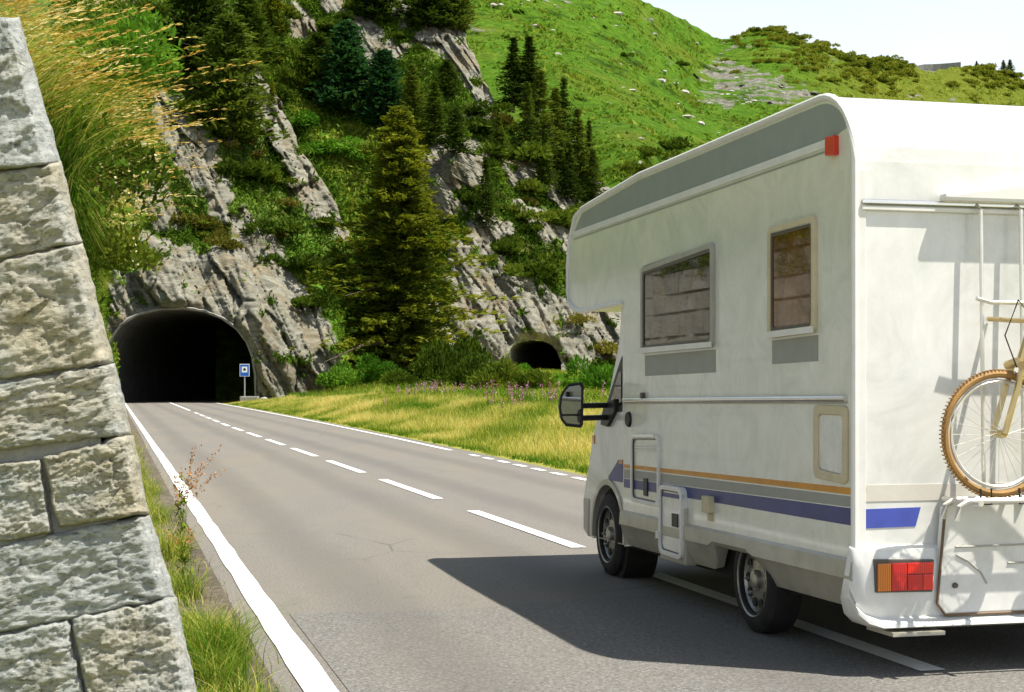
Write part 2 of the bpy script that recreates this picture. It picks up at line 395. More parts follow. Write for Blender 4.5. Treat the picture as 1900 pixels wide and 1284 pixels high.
def m_mountain():
    m, n, b = mat('mountain_grass', 0.95, 0.05)
    v = coords(n); vs = coords(n, (1, 1, 1), (0, 0, 0))
    a = nd(n, 'Attribute', attribute_name='rock'); t = nd(n, 'Attribute', attribute_name='tint')
    f1 = noise(n, v, 0.33, 10, 0.82); f2 = noise(n, v, 0.03, 6, 0.65, 0.4); f3 = noise(n, coords(n, (0.5, 1, 1.4), (0, math.radians(-30), 0)), 0.10, 8, 0.7)
    g = ramp(n, f1, [(0.30, (0.028, 0.085, 0.007)), (0.5, (0.095, 0.21, 0.013)), (0.70, (0.23, 0.37, 0.04))])
    y = ramp(n, f1, [(0.28, (0.07, 0.085, 0.008)), (0.5, (0.17, 0.20, 0.02)), (0.72, (0.32, 0.31, 0.06))])
    d = ramp(n, f1, [(0.3, (0.008, 0.03, 0.004)), (0.6, (0.03, 0.075, 0.008))])
    c = mixc(n, ramp(n, f2, [(0.50, (0,0,0)), (0.68, (0.75,)*3)]), g, y)
    c = mixc(n, ramp(n, f3, [(0.36, (0.85,)*3), (0.46, (0,0,0))]), c, d)
    c = mixc(n, t.outputs['Fac'], c, y)
    r = ramp(n, noise(n, v, 0.5, 8, 0.75), [(0.34, (0.09, 0.085, 0.07)), (0.5, (0.27, 0.255, 0.22)), (0.66, (0.50, 0.48, 0.42))])
    mm = nd(n, 'Math', operation='MULTIPLY_ADD'); n.links.new(a.outputs['Fac'], mm.inputs[0]); mm.inputs[1].default_value = 0.51; n.links.new(noise(n, coords(n, (0.6, 1, 1.3), (0, math.radians(-35), 0)), 0.16, 10, 0.8), mm.inputs[2])
    c = mixc(n, ramp(n, mm.outputs[0], [(0.97, (0,0,0)), (1.03, (1,1,1))]), c, r)
    n.links.new(c, b.inputs['Base Color']); bump(n, b, f1, 1.0, 2.5); return m
M['mount'] = m_mountain()

# ------------------------------------------------------------------ terrain built as depth sheets with relief
def rbf(ctrl):
    ctrl = np.asarray(ctrl, float); xy = ctrl[:, :2] / 100.0; n = len(xy)
    K = np.linalg.norm(xy[:, None] - xy[None], axis=2)
    A = np.zeros((n + 3, n + 3)); A[:n, :n] = K + 0.02 * np.eye(n); A[:n, n] = 1; A[:n, n+1:] = xy; A[n:, :n] = A[:n, n:].T
    w = np.linalg.solve(A, np.concatenate([ctrl[:, 2], np.zeros(3)]))
    def f(x, y):
        q = np.stack([np.ravel(x), np.ravel(y)], 1) / 100.0; r = np.zeros(len(q))
        for i in range(0, len(q), 20000):
            qq = q[i:i+20000]
            r[i:i+20000] = np.linalg.norm(qq[:, None] - xy[None], axis=2) @ w[:n] + w[n] + qq @ w[n+1:]
        return r.reshape(np.shape(x))
    return f
def world(x, y, D):
    return np.stack([(x - CX) / F * D, D, H - (y - YH) / F * D], -1)
def rock_relief(p, k=1.0):
    X, Z = p[..., 0].ravel(), p[..., 2].ravel(); Y = p[..., 1].ravel()
    wob = 0.6 * fbm(np.stack([X, Z, Y], 1) / 14.0, 1)
    u = X * 0.50 - Z * 0.86 + wob * 0.8; v = X * 0.86 + Z * 0.50 + wob * 0.9
    w2 = 0.0 * X
    h1, e1 = slabs(u / 10.0, v / 2.9, 3); h2, e2 = slabs(u / 3.6 + 0.25*v, v / 1.25, 31); h3, e3 = slabs(u / 1.5 - 0.3*v, v / 0.7, 77)
    ph = v / 1.9 + 0.55 * perlin(np.stack([u / 7, v / 6, Y * 0 + 9], 1)) + 0.8 * hash2(np.floor(u / 9).astype(np.int64) * 0 + 1, np.floor(v / 40).astype(np.int64), 4)
    sw = ph - np.floor(ph); ph2 = v / 0.62 + 0.5 * perlin(np.stack([u / 3, v / 3, Y * 0 + 2], 1)); sw2 = ph2 - np.floor(ph2)
    amp = 0.5 + 0.9 * np.clip(perlin(np.stack([u / 8, v / 4, Y * 0 + 6], 1)) + .3, 0, 1)
    r = 2.5 * h1 + 0.85 * h2 + 0.22 * h3 + amp * (0.95 * sw + 0.28 * sw2)
    r -= 0.5 * np.exp(-(e1 / 0.04) ** 2) + 0.2 * np.exp(-(e2 / 0.05) ** 2)
    st = perlin(np.stack([u / 16, v / 0.9, Y * 0 + 4], 1)); r += 0.35 * np.round(st * 2.5) + 0.4 * fbm(np.stack([u / 9, v / 2.2, Y * 0], 1), 1, 0.5)
    return (k * r).reshape(p.shape[:-1])
def veg_relief(p):
    q = p.reshape(-1, 3)
    return (1.1 * fbm(q / 6.0, 4) + 0.6 * np.abs(fbm(q / 2.0, 3))).reshape(p.shape[:-1])

class Sheet: pass
def sheet(name, ys, xl, xr, nx, ctrl, rocks, holes=(), brights=(), mat_=None, relief=1.0, jit=6.0, curl=((0.5, 1.2), (3, 5), (10, 16), (30, 50)), tuft=0.14, **kw):
    D0 = rbf(ctrl); ys = np.asarray(ys, float); ny = len(ys)
    t = np.linspace(0, 1, nx)[None]
    rgt = np.interp(ys, xr[1], xr[0]); rgt = rgt + jit * fbm(np.stack([ys/35.0, ys*0, ys*0+3.3], 1), 4)
    x = xl + (rgt[:, None] - xl) * t; y = ys[:, None] + 0 * x
    D = D0(x, y)
    p = world(x, y, D)
    sd = np.full(x.shape, 1e9)
    for pl in rocks: sd = np.minimum(sd, poly_sd(x, y, pl))
    wob = 16 * fbm(np.stack([x.ravel()/26, y.ravel()/26, 0*x.ravel()], 1), 4).reshape(x.shape)
    rk = 1 / (1 + np.exp((sd - 9 + wob * 0.8) / 4.0)); rk0 = rk
    tu = fbm(np.stack([x.ravel()/30, y.ravel()/22, 5+0*x.ravel()], 1), 4).reshape(x.shape)
    rk = rk * (1 / (1 + np.exp((tu - 0.55) * 12)))
    tint = np.zeros(x.shape)
    for pl in brights: tint = np.maximum(tint, 1 / (1 + np.exp((poly_sd(x, y, pl) + wob) / 7.0)))
    tint *= (1 - rk)
    rel = rk0 * rock_relief(p, relief) + (1 - rk0) * veg_relief(p) * 0.8 + 0.5 * rk0 + 0.15 * (rk0 - rk)
    keep = np.ones(x.shape, bool)
    for hp in holes:
        hs = poly_sd(x, y, hp); rel = rel * np.clip((hs - 0) / 16, 0, 1)
    D2 = D - rel
    pts = world(x, y, D2)
    # hole: pull the rim vertices on to the arch and drop the faces inside
    inside = np.zeros(x.shape, bool)
    for hp in holes:
        hp = np.asarray(hp, float); hs = poly_sd(x, y, hp); inside |= hs < 0
        near = np.abs(hs) < (x[0,1]-x[0,0]) * 1.3
        ii = np.argwhere(near & (hs < 0))
        for a, b in ii:
            q = np.array([x[a, b], y[a, b]]); best = None
            for i in range(len(hp)-1):
                e = hp[i+1]-hp[i]; tt = np.clip(((q-hp[i])@e)/(e@e), 0, 1); c = hp[i]+tt*e; dd = np.hypot(*(c-q))
                if best is None or dd < best[0]: best = (dd, c)
            c = best[1]; dd = D0(np.array([c[0]]), np.array([c[1]]))[0]
            pts[a, b] = P(c[0], c[1], dd); inside[a, b] = False
    # the side turns away and runs back behind the outline
    ext = [pts]; last = pts[:, -1]; rows = [rk]; tin = [tint]
    for dx, dy in curl:
        last2 = world(rgt - dx, ys, D2[:, -1] + dy)
        ext.append(last2[:, None]); rows.append(rk[:, -1:]); tin.append(tint[:, -1:])
    V = np.concatenate(ext, 1); RK = np.concatenate(rows, 1); TI = np.concatenate(tin, 1); nc = V.shape[1]
    ins = np.concatenate([inside, np.zeros((ny, nc - nx), bool)], 1)
    # crest runs back as well
    top = V[0] + np.array([0, 40, -2.0]); V = np.concatenate([top[None], V], 0); RK = np.concatenate([RK[:1], RK], 0); TI = np.concatenate([TI[:1], TI], 0)
    ins = np.concatenate([ins[:1], ins], 0)
    idx = np.arange(V.shape[0] * nc).reshape(-1, nc)
    a, b, c, d = idx[:-1, :-1], idx[:-1, 1:], idx[1:, 1:], idx[1:, :-1]
    bad = ins[:-1, :-1] | ins[:-1, 1:] | ins[1:, 1:] | ins[1:, :-1]
    Fc = np.stack([d, c, b, a], -1)[~bad]
    me = np_mesh(name, V.reshape(-1, 3), Fc, mat_, False, dict(rock=RK.ravel(), tint=TI.ravel()))
    sh = Sheet(); sh.o = obj(name, me, **kw); sh.D0 = D0; sh.x, sh.y, sh.D, sh.rk, sh.pts, sh.tint = x, y, D2, rk, pts, tint
    sh.ys, sh.xl, sh.rgt, sh.nx = ys, xl, rgt, nx
    def at(px, py):
        i = int(np.clip(np.searchsorted(ys, py), 0, ny - 1)); j = int(np.clip((px - xl) / (rgt[i] - xl) * (nx - 1), 0, nx - 1))
        return i, j
    sh.at = at
    sh.depth = lambda px, py: float(D2[at(px, py)]) if px <= np.interp(py, ys, rgt) else float(D0(np.array([px]), np.array([py]))[0])
    sh.pt = lambda px, py: P(px, py, sh.depth(px, py))
    return sh

ARCH = [(196,760),(196,700),(199,662),(208,630),(226,604),(255,586),(295,576),(340,574),(378,579),(410,592),(438,612),(456,636),(466,662),(471,696),(473,760)]
ARCH2 = [(943,712),(943,668),(947,648),(960,636),(985,631),(1008,633),(1024,641),(1034,654),(1041,672),(1043,712)]
L1_rocks = [
 [(190,760),(190,620),(215,560),(205,480),(230,425),(300,450),(330,462),(380,478),(440,452),(480,470),(520,520),(560,540),(600,600),(632,660),(616,760)],
 [(285,180),(340,190),(380,240),(428,360),(412,408),(360,335),(300,245)], [(232,290),(262,270),(300,330),(335,420),(290,420),(250,360)],
 [(445,95),(475,118),(510,165),(552,270),(650,435),(612,430),(560,385),(538,300),(490,235),(458,190)], [(415,405),(450,395),(520,470),(540,520),(500,500),(450,440)]]
L1 = sheet('cliff_with_road_tunnel', np.arange(-170, 764, 3.0), -420, ([400,440,456,522,552,606,648,640,632,634,630,620,622],[-200,-60,100,190,270,350,432,520,600,650,690,738,770]), 350,
  [(-400,760,112),(100,748,133),(200,748,136),(470,748,136),(620,738,141),(200,560,137),(340,560,138),(480,600,138),(628,650,142),(250,430,143),(450,440,148),(640,430,158),
   (250,250,152),(440,250,161),(545,270,167),(200,0,166),(440,0,178),(460,100,172),(-400,0,135),(-400,400,120),(440,-150,190),(100,-150,174),(340,760,136),(550,760,138)],
  L1_rocks, holes=[ARCH], mat_=M['rock'], brights=[[(430,560),(560,420),(600,470),(640,560),(640,740),(620,740),(600,560),(520,480)]],
  label='steep grey rock spur pierced by the road tunnel', cat='cliff')
L2_rocks = [
 [(656,30),(706,62),(703,81),(750,90),(693,128),(675,118)],
 [(774,59),(843,53),(874,90),(908,150),(921,212),(890,224),(862,206),(894,199),(858,134),(824,90),(774,75)],
 [(777,296),(799,271),(849,258),(899,274),(890,327),(886,352),(837,349),(799,327)], [(781,321),(837,352),(858,392),(818,400),(793,358)],
 [(933,302),(986,318),(986,343),(960,349)], [(1017,343),(1076,386),(1060,400),(1020,360)], [(1100,300),(1140,352),(1118,365)], [(530,7),(576,30),(575,68),(540,50)],
 [(560,-60),(620,-30),(640,20),(600,10)], [(690,-20),(760,20),(750,45),(700,20)],
 [(842,455),(908,462),(915,480),(950,508),(1006,532),(1041,560),(1090,581),(1170,570),(1180,650),(1090,668),(1048,690),(940,720),(936,690),(894,680),(824,578),(852,560),(831,500)],
 [(770,590),(800,560),(860,640),(930,690),(860,690)], [(960,380),(1010,400),(1060,450),(1120,480),(1160,500),(1160,540),(1090,500),(1000,430)], [(880,400),(940,420),(920,450),(870,440)]]
BRIGHT2 = [(535,185),(600,205),(680,250),(690,300),(690,420),(650,450),(620,340),(560,260)]
L2 = sheet('cliff_with_side_tunnel', np.arange(-170, 762, 3.0), 400, ([760,858,862,880,910,924,965,1020,1085,1140,1210,1320,1400],[-200,-20,60,110,170,215,262,300,322,356,420,560,760]), 330,
  [(400,300,186),(400,-100,226),(400,700,160),(640,750,157),(850,740,161),(990,700,172),(1150,660,180),(640,430,185),(780,400,185),(840,300,184),(1000,480,184),(1130,480,195),(700,200,205),
   (860,60,226),(900,200,212),(1050,350,205),(800,-100,245),(1300,560,205),(600,200,208),(640,600,168),(1300,740,190)],
  L2_rocks, holes=[ARCH2], mat_=M['rock_far'], brights=[BRIGHT2, [(600,640),(700,640),(760,740),(600,740)], [(1060,250),(1120,300),(1120,340),(1040,300)], [(840,440),(880,440),(920,470),(850,470)]],
  label='rugged tree covered cliff pierced by the smaller square tunnel', cat='cliff')

# the grass mountain and the ridge beyond
def mountain():
    ys_top = ([560,760,860,1000,1100,1190,1250,1290,1335,1362,1390,1440,1470,1500,1540,1580,1620,1650,1690,1720,1760,1800,1840,1880,1920,2050,2400],
              [-420,-330,-240,-140,-70,0,28,48,74,70,56,52,64,78,86,103,112,106,120,134,126,122,126,140,154,190,240])
    nx, ny = 420, 190; x = np.linspace(600, 2500, nx)[None] + np.zeros((ny, 1))
    top = np.interp(x[0], *ys_top) + 4.5 * fbm(np.stack([x[0]/16, 0*x[0], 0*x[0]], 1), 4)
    t = np.linspace(0, 1, ny)[:, None]; y = top[None] + (720 - top[None]) * t
    D0 = rbf([(600,700,300),(1100,700,260),(1500,700,300),(2300,700,420),(900,330,330),(1150,330,300),(1180,280,310),(1400,330,390),(1700,330,470),(2300,330,560),(900,0,520),(900,-240,690),(1190,0,600),
              (1335,80,640),(1300,160,560),(1440,60,640),(1400,210,500),(1530,170,560),(1650,110,680),(1900,155,720),(2400,240,820),(1100,150,440),(1700,180,620),(600,-400,820)])
    D = D0(x, y); p = world(x, y, D).reshape(-1, 3)
    RK = [[(1290,130),(1330,100),(1400,112),(1470,150),(1530,165),(1500,190),(1440,200),(1360,185),(1300,160)], [(1272,150),(1330,165),(1410,212),(1380,216),(1300,190)],
          [(1330,90),(1345,78),(1400,82),(1420,92),(1360,96)], [(1190,28),(1210,32),(1220,52),(1195,48)], [(1740,185),(1790,168),(1800,188),(1760,198)], [(1160,0),(1175,0),(1178,8),(1160,6)],
          [(1100,0),(1130,-6),(1150,10),(1120,14)], [(1000,-5),(1060,-10),(1068,6),(1030,8)]]
    sd = np.full(x.shape, 1e9)
    for pl in RK: sd = np.minimum(sd, poly_sd(x, y, pl))
    rk = 1 / (1 + np.exp((sd + 14 * fbm(np.stack([x.ravel()/20, y.ravel()/14, 0*x.ravel()], 1), 4).reshape(x.shape)) / 4))
    oc = fbm(p/np.array([22., 40., 12.]), 4).reshape(x.shape); rk = np.maximum(rk, 0.95/(1+np.exp(-(oc-0.50)*22)))
    tint = np.clip((x - 1420) / 260, 0, 0.8) * (y < 400)
    h1, e1 = slabs(p[:,0]/14, p[:,2]/7, 5)
    rel = (9 * fbm(p / 60, 5, 0.55) + 2.6 * fbm(p / 14, 4)).reshape(x.shape) + rk * (7 * h1.reshape(x.shape))
    rel += (1.1*np.abs(fbm(p/5.0, 3))).reshape(x.shape); rel *= np.clip(t * 9, 0.15, 1)
    V = world(x, y, D - rel)
    back = V[0] + np.array([0, 120, -30.0]); V = np.concatenate([back[None], V], 0)
    rk2 = np.concatenate([rk[:1], rk]); t2 = np.concatenate([tint[:1], tint])
    idx = np.arange(V.shape[0]*nx).reshape(-1, nx); Fc = np.stack([idx[1:, :-1], idx[1:, 1:], idx[:-1, 1:], idx[:-1, :-1]], -1).reshape(-1, 4)
    o = obj('mountain_terrain', np_mesh('mountain_terrain', V.reshape(-1,3), Fc, M['mount'], True, dict(rock=rk2.ravel(), tint=t2.ravel())), kind='structure')
    sh = Sheet(); DD = D - rel; sh.pts, sh.rk, sh.tint, sh.x, sh.y = V[1:], rk, tint, x, y
    def depth(px, py):
        j = int(np.clip((px-600)/1900*(nx-1), 0, nx-1)); tt = (py-top[j])/(720-top[j]); i = int(np.clip(tt*(ny-1), 0, ny-1)); return float(DD[i, j])
    sh.depth = depth; sh.pt = lambda px, py: P(px, py, depth(px, py)); sh.top = lambda px: float(np.interp(px, x[0], top))
    return sh
MT = mountain()

# ground sheet: road level, meadow rising right of the road
def right_edge(s): return np.interp(s, [0, 24, 35.5, 44, 63, 95, 126, 200], [6.9, 7.31, 7.63, 7.86, 8.22, 8.53, 8.72, 9.0])
def ground_z(s, L):
    s = np.asarray(s, float); L = np.asarray(L, float); d = L - right_edge(s) - 0.35
    sm = lambda a, b, v: (lambda q: q*q*(3-2*q))(np.clip((v-a)/(b-a), 0, 1))
    D = C*s + S*L
    z = (0.62 + 0.20*sm(30, 60, s) - 0.55*sm(85, 120, s)*(1-sm(6, 20, d))) * sm(0.2, 5.5, d) * sm(2, 16, s) + 2.0*sm(95, 172, D)*sm(3, 16, d)
    q = np.stack([s.ravel()/4, L.ravel()/4, 0*s.ravel()], 1)
    z = z + (0.16*fbm(q, 3)).reshape(s.shape) * sm(0.3, 2.5, d)
    return z - 0.012
def build_ground():
    ss = np.concatenate([np.linspace(-400, -20, 12), np.arange(-16, 130, 1.0), np.linspace(132, 330, 30)])
    LL = np.concatenate([np.linspace(-400, -20, 8), [-8, -2, 0.2, 0.6, 1.0, 3, 5, 6.5], np.arange(7, 30, 0.5), np.linspace(31, 120, 40), np.linspace(140, 500, 8)])
    sg, lg = np.meshgrid(ss, LL, indexing='ij'); z = ground_z(sg, lg)
    V = np.stack([-S*sg + C*lg, C*sg + S*lg, z], -1); n = len(LL); idx = np.arange(sg.size).reshape(-1, n)
    Fc = np.stack([idx[:-1, :-1], idx[:-1, 1:], idx[1:, 1:], idx[1:, :-1]], -1).reshape(-1, 4)
    obj('ground', np_mesh('ground', V.reshape(-1,3), Fc, M['meadow'], True), kind='structure')
build_ground()

def strip(name, pts_l, pts_r, z, m, parent=None, **kw):
    V = []; 
    for (a, b), (c, d) in zip(pts_l, pts_r): V += [RP(a, b, z), RP(c, d, z)]
    n = len(pts_l); Fc = [(2*i, 2*i+1, 2*i+3, 2*i+2) for i in range(n-1)]
    return obj(name, np_mesh(name, V, Fc, m), parent, **kw)
sv = [-60, -20, 0, 6, 12, 24, 35.5, 44, 63, 80, 95, 110, 126, 150, 200]
def centre(s): return float(np.interp(s, [0, 60, 66, 101, 127, 200], [4.17, 4.17, 4.23, 4.55, 4.78, 5.4]))
road = strip('road', [(s, 0.42) for s in sv], [(s, float(right_edge(s)) + 0.32) for s in sv], 0.0, M['asphalt'], kind='structure')
wob = [(x, 10.25 + 0.12*math.sin(x*2.1) + 0.3*(x-1.2)/1.3*0.45) for x in np.linspace(1.12, 6.8, 12)]
pv = [RP(-60, 1.12, 0.004)] + [RP(b, a, 0.004) for a, b in wob] + [RP(-60, 6.8, 0.004)]
obj('asphalt_patch', (lambda me: (me.from_pydata(pv, [], [tuple(range(len(pv)))]), me.materials.append(M['asphalt2']), me)[2])(bpy.data.meshes.new('asphalt_patch')), road)
sw = [-10, 0] + list(np.arange(6, 40, 0.6)) + [44, 50, 60, 75, 90, 110, 126, 150]
jl = [0.009*random.uniform(-1, 1) for _ in sw]; jr = [0.009*random.uniform(-1, 1) for _ in sw]
strip('edge_line', [(s, 0.905 + j) for s, j in zip(sw, jl)], [(s, 1.065 + j) for s, j in zip(sw, jr)], 0.008, M['paint'], road)
strip('edge_line', [(s, float(right_edge(s)) - 0.10) for s in sv if s >= 34], [(s, float(right_edge(s)) + 0.03) for s in sv if s >= 34], 0.008, M['paint'], road)
s = 33.2
while s > -4:
    strip('edge_dash', [(s-0.85, float(right_edge(s-0.85)) - 0.09), (s, float(right_edge(s)) - 0.09)], [(s-0.85, float(right_edge(s-0.85)) + 0.04), (s, float(right_edge(s)) + 0.04)], 0.008, M['paint'], road); s -= 1.45
s0 = 0.95
while s0 < 90:
    strip('lane_dash', [(s0, centre(s0) - 0.075), (s0 + 4.4, centre(s0+4.4) - 0.075)], [(s0, centre(s0) + 0.075), (s0 + 4.4, centre(s0+4.4) + 0.075)], 0.008, M['paint'], road); s0 += 6.45
strip('lane_line', [(s, centre(s) - 0.08) for s in (97, 110, 127, 150)], [(s, centre(s) + 0.08) for s in (97, 110, 127, 150)], 0.008, M['paint'], road)
strip('verge_gutter', [(s, 0.1) for s in sv], [(s, 0.80 + 0.03*math.sin(s)) for s in sv], 0.004, M['gutter'], road)

# tunnel linings
def lining(name, arch, D0f, step, depth, m, **kw):
    a = np.asarray(arch, float); dd = D0f(a[:, 0], a[:, 1]); base = np.array([P(x, y, d) for (x, y), d in zip(arch, dd)])
    V = []; ks = np.linspace(0, 1, 9)
    for k in ks: V.append(base + np.array([step[0]*k*depth + 9*k*k, depth*k, 0]))
    V = np.concatenate(V); n = len(a); Fc = []
    for i in range(len(ks)-1): Fc += [(i*n+j, i*n+j+1, (i+1)*n+j+1, (i+1)*n+j) for j in range(n-1)]
    V = V.tolist(); o = (len(ks)-1)*n
    me = bpy.data.meshes.new(name); me.from_pydata(V, [], Fc + [tuple(range(o, o+n))]); me.materials.append(m)
    return obj(name, me, **kw)
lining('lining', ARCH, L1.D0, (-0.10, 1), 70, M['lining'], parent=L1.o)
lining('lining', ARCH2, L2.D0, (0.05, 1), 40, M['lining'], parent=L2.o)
# pale rough rim round the big portal
def rim(arch, D0f, par, w, front):
    a = np.asarray(arch, float); c = a.mean(0); mb = MB(); n = len(a); V = []
    fine = np.concatenate([np.linspace(a[i], a[i+1], 5)[:-1] for i in range(n-1)] + [a[-1:]]); n = len(fine)
    for ring in range(3):
        for i, q in enumerate(fine):
            e = (q - c); e /= np.hypot(*e); ww = [0, w*(0.6+0.5*random.random()), w*(1.6+0.9*random.random())][ring]
            pq = q + e*ww if i not in (0, n-1) else q + np.array([e[0]*ww, 0])
            d = D0f(np.array([pq[0]]), np.array([pq[1]]))[0] - [front*0.6, front*(0.8+0.4*random.random()), -0.8][ring]
            V.append(P(pq[0], pq[1], d))
    for i, q in enumerate(fine): V.append(P(q[0], q[1], D0f(np.array([q[0]]), np.array([q[1]]))[0] + 0.8))
    Fc = []
    for r0, r1 in ((3, 0), (0, 1), (1, 2)): Fc += [(r0*n+i, r0*n+i+1, r1*n+i+1, r1*n+i) for i in range(n-1)]
    mb.add(V, Fc); mb.build('portal_rim', M['concrete'], par, smooth=True)
rim(ARCH, L1.D0, L1.o, 5, 0.7); 
# ------------------------------------------------------------------ vegetation
def quads_mesh(name, Cn, U, Wd, m, attrs=None):
    """one leaf quad per centre: half axes U and Wd; pointed at the far end"""
    n = len(Cn); V = np.stack([Cn - U - Wd*0.45, Cn - U + Wd*0.45, Cn + U*0.2 + Wd, Cn + U, Cn + U*0.2 - Wd], 1)
    Fc = np.arange(n*5).reshape(n, 5)
    at = {k: np.repeat(v, 5) for k, v in (attrs or {}).items()}
    return np_mesh(name, V.reshape(-1, 3), Fc, m, False, at)
def rnd_dirs(n):
    d = rng.normal(size=(n, 3)); return d / np.linalg.norm(d, axis=1, keepdims=True)
def conifer(nbr, ntuft, width, mat_, droop=0.25, start=0.06, leaf=0.035, power=0.85, ragged=0.3, layered=True):
    """unit-height conifer: returns (trunk mesh, crown mesh)"""
    t = np.sort(start + (0.985 - start) * rng.random(nbr) ** 0.9)
    lay = np.round(t * 26) / 26 if layered else t + 0; t = np.clip(lay + rng.normal(0, 0.006, nbr), start, 0.985)
    az = rng.random(nbr) * 2 * np.pi
    prof = (1 - t) ** power * np.clip((t - start) / 0.10 + 0.55, 0, 1)
    lean = 1 + ragged * np.sin(az * 2 + 9 * t) * 0.5
    Ln = width * 0.5 * prof * (1 - ragged + 2*ragged*rng.random(nbr)) * lean + 0.012
    dirs = np.stack([np.cos(az), np.sin(az), np.zeros(nbr)], 1)
    Cs, Us, Ws = [], [], []; Ln = Ln * np.where(rng.random(nbr) < 0.12, 1.25, 1.0)
    ncl = max(2, ntuft // 3)
    nj = 4 if layered else 9; tight = 1.0 if layered else 0.9
    for k in range(ncl):
        q = 0.22 + 0.78*(k + rng.random(nbr)) / ncl; r = Ln * q
        z = t + 0.05*q*Ln/width - droop * r * q + 0.6*droop*r*q*q
        side = np.cross(dirs, [0, 0, 1]); spread = (rng.random(nbr) - 0.5) * 0.75 * r * (1.15 - 0.7*q)
        cc = dirs * r[:, None] + np.stack([0*z, 0*z, z], 1) + side * spread[:, None]
        for j in range(nj):
            c = cc + rng.normal(0, 1, (nbr, 3)) * [leaf*0.55, leaf*0.55, leaf*0.28]
            u = dirs + side * ((rng.random(nbr) - 0.5) * 1.8)[:, None] + rng.normal(0, 0.3, (nbr, 3)) + [0, 0, 0.15]; u /= np.linalg.norm(u, axis=1, keepdims=True)
            w = np.cross(u, rnd_dirs(nbr)*0.8 + [0, 0, 1]); w /= np.linalg.norm(w, axis=1, keepdims=True)
            ll = leaf * (0.5 + 0.8*rng.random(nbr)) * np.clip(0.55 + Ln/width, 0.5, 1)
            Cs.append(c); Us.append(u * ll[:, None]); Ws.append(w * (ll*0.32)[:, None])
    crown = quads_mesh('crown', np.concatenate(Cs), np.concatenate(Us), np.concatenate(Ws), mat_)
    mb = MB(); mb.tube([(0,0,-0.03), (0.004,0,0.3), (0,0.004,0.65), (0,0,0.97)], 0.014, 7, taper=[1.3, 0.9, 0.5, 0.12])
    for i in range(0, nbr, max(1, nbr // 60)):
        d = dirs[i]*Ln[i]*0.8; mb.tube([(0, 0, t[i]), (d[0]*.5, d[1]*.5, t[i] - droop*Ln[i]*0.1), (d[0], d[1], t[i] - droop*Ln[i]*0.35)], 0.004, 4, taper=[1, .7, .3])
    me = bpy.data.meshes.new('trunk'); me.from_pydata(mb.v, [], mb.f); me.materials.append(M['bark'])
    return me, crown
def shrub_mesh(nl, mat_, leaf=0.1, flatn=0.62, lobes=7, up=0.5):
    cs = rng.normal(0, 0.33, (lobes, 3)); cs[:, 2] = np.abs(cs[:, 2])*0.5; rs = 0.28 + 0.25*rng.random(lobes)
    k = rng.integers(0, lobes, nl); d = rnd_dirs(nl); d[:, 2] = np.abs(d[:, 2])*1.2 - 0.25
    c = cs[k] + d * (rs[k] * (0.65 + 0.4*rng.random(nl)))[:, None]; c[:, 2] = c[:, 2]*flatn + 0.12
    u = d + rnd_dirs(nl)*0.8 + [0, 0, up]; u /= np.linalg.norm(u, axis=1, keepdims=True)
    w = np.cross(u, rnd_dirs(nl)); w /= np.linalg.norm(w, axis=1, keepdims=True)
    ll = leaf * (0.5 + 0.9*rng.random(nl))
    return quads_mesh('shrub', c, u*ll[:, None], w*(ll*0.38)[:, None], mat_)

PINES = [conifer(430, 9, 0.40, M['pine'], 0.45, leaf=0.026, power=1.0, ragged=.45) for _ in range(3)]
SPRUCE = [conifer(430, 9, 0.50, M['pine'], 0.5, leaf=0.028, power=1.0, ragged=0.5) for _ in range(2)]
OLIVE = [conifer(460, 9, 0.40, M['larch'], 0.3, leaf=0.032) for _ in range(2)]
STONEP = [conifer(620, 10, 0.62, M['stonepine'], -0.1, leaf=0.045, power=0.55, start=0.03) for _ in range(2)]
BROAD = [conifer(520, 10, 0.75, M['pine'], 0.15, leaf=0.045, power=0.5, ragged=0.45, start=0.05) for _ in range(2)]
HERO = conifer(620, 21, 0.54, M['larch'], 0.40, leaf=0.0150, power=0.80, ragged=0.70, start=0.02, layered=False)
hx = conifer(700, 15, 0.34, M['pine'], 0.30, leaf=0.015, power=0.80, ragged=0.4, start=0.02, layered=False)[1]  # darker needles inside paint deep shade into the crown gaps
HERO[1].name = 'crown'

def tree(kind, meshes, base, top_y, base_xy, label, wide=1.0, group=None):
    D = base[1]; hgt = (base_xy[1] - top_y) / F * D
    r = empty(kind, base, random.random()*6.28, label=label, cat='tree', group=group)
    if meshes in PINES: wide *= 1.25
    r.scale = (hgt*wide, hgt*wide, hgt)
    obj('trunk', meshes[0], r); obj('crown', meshes[1], r); return r

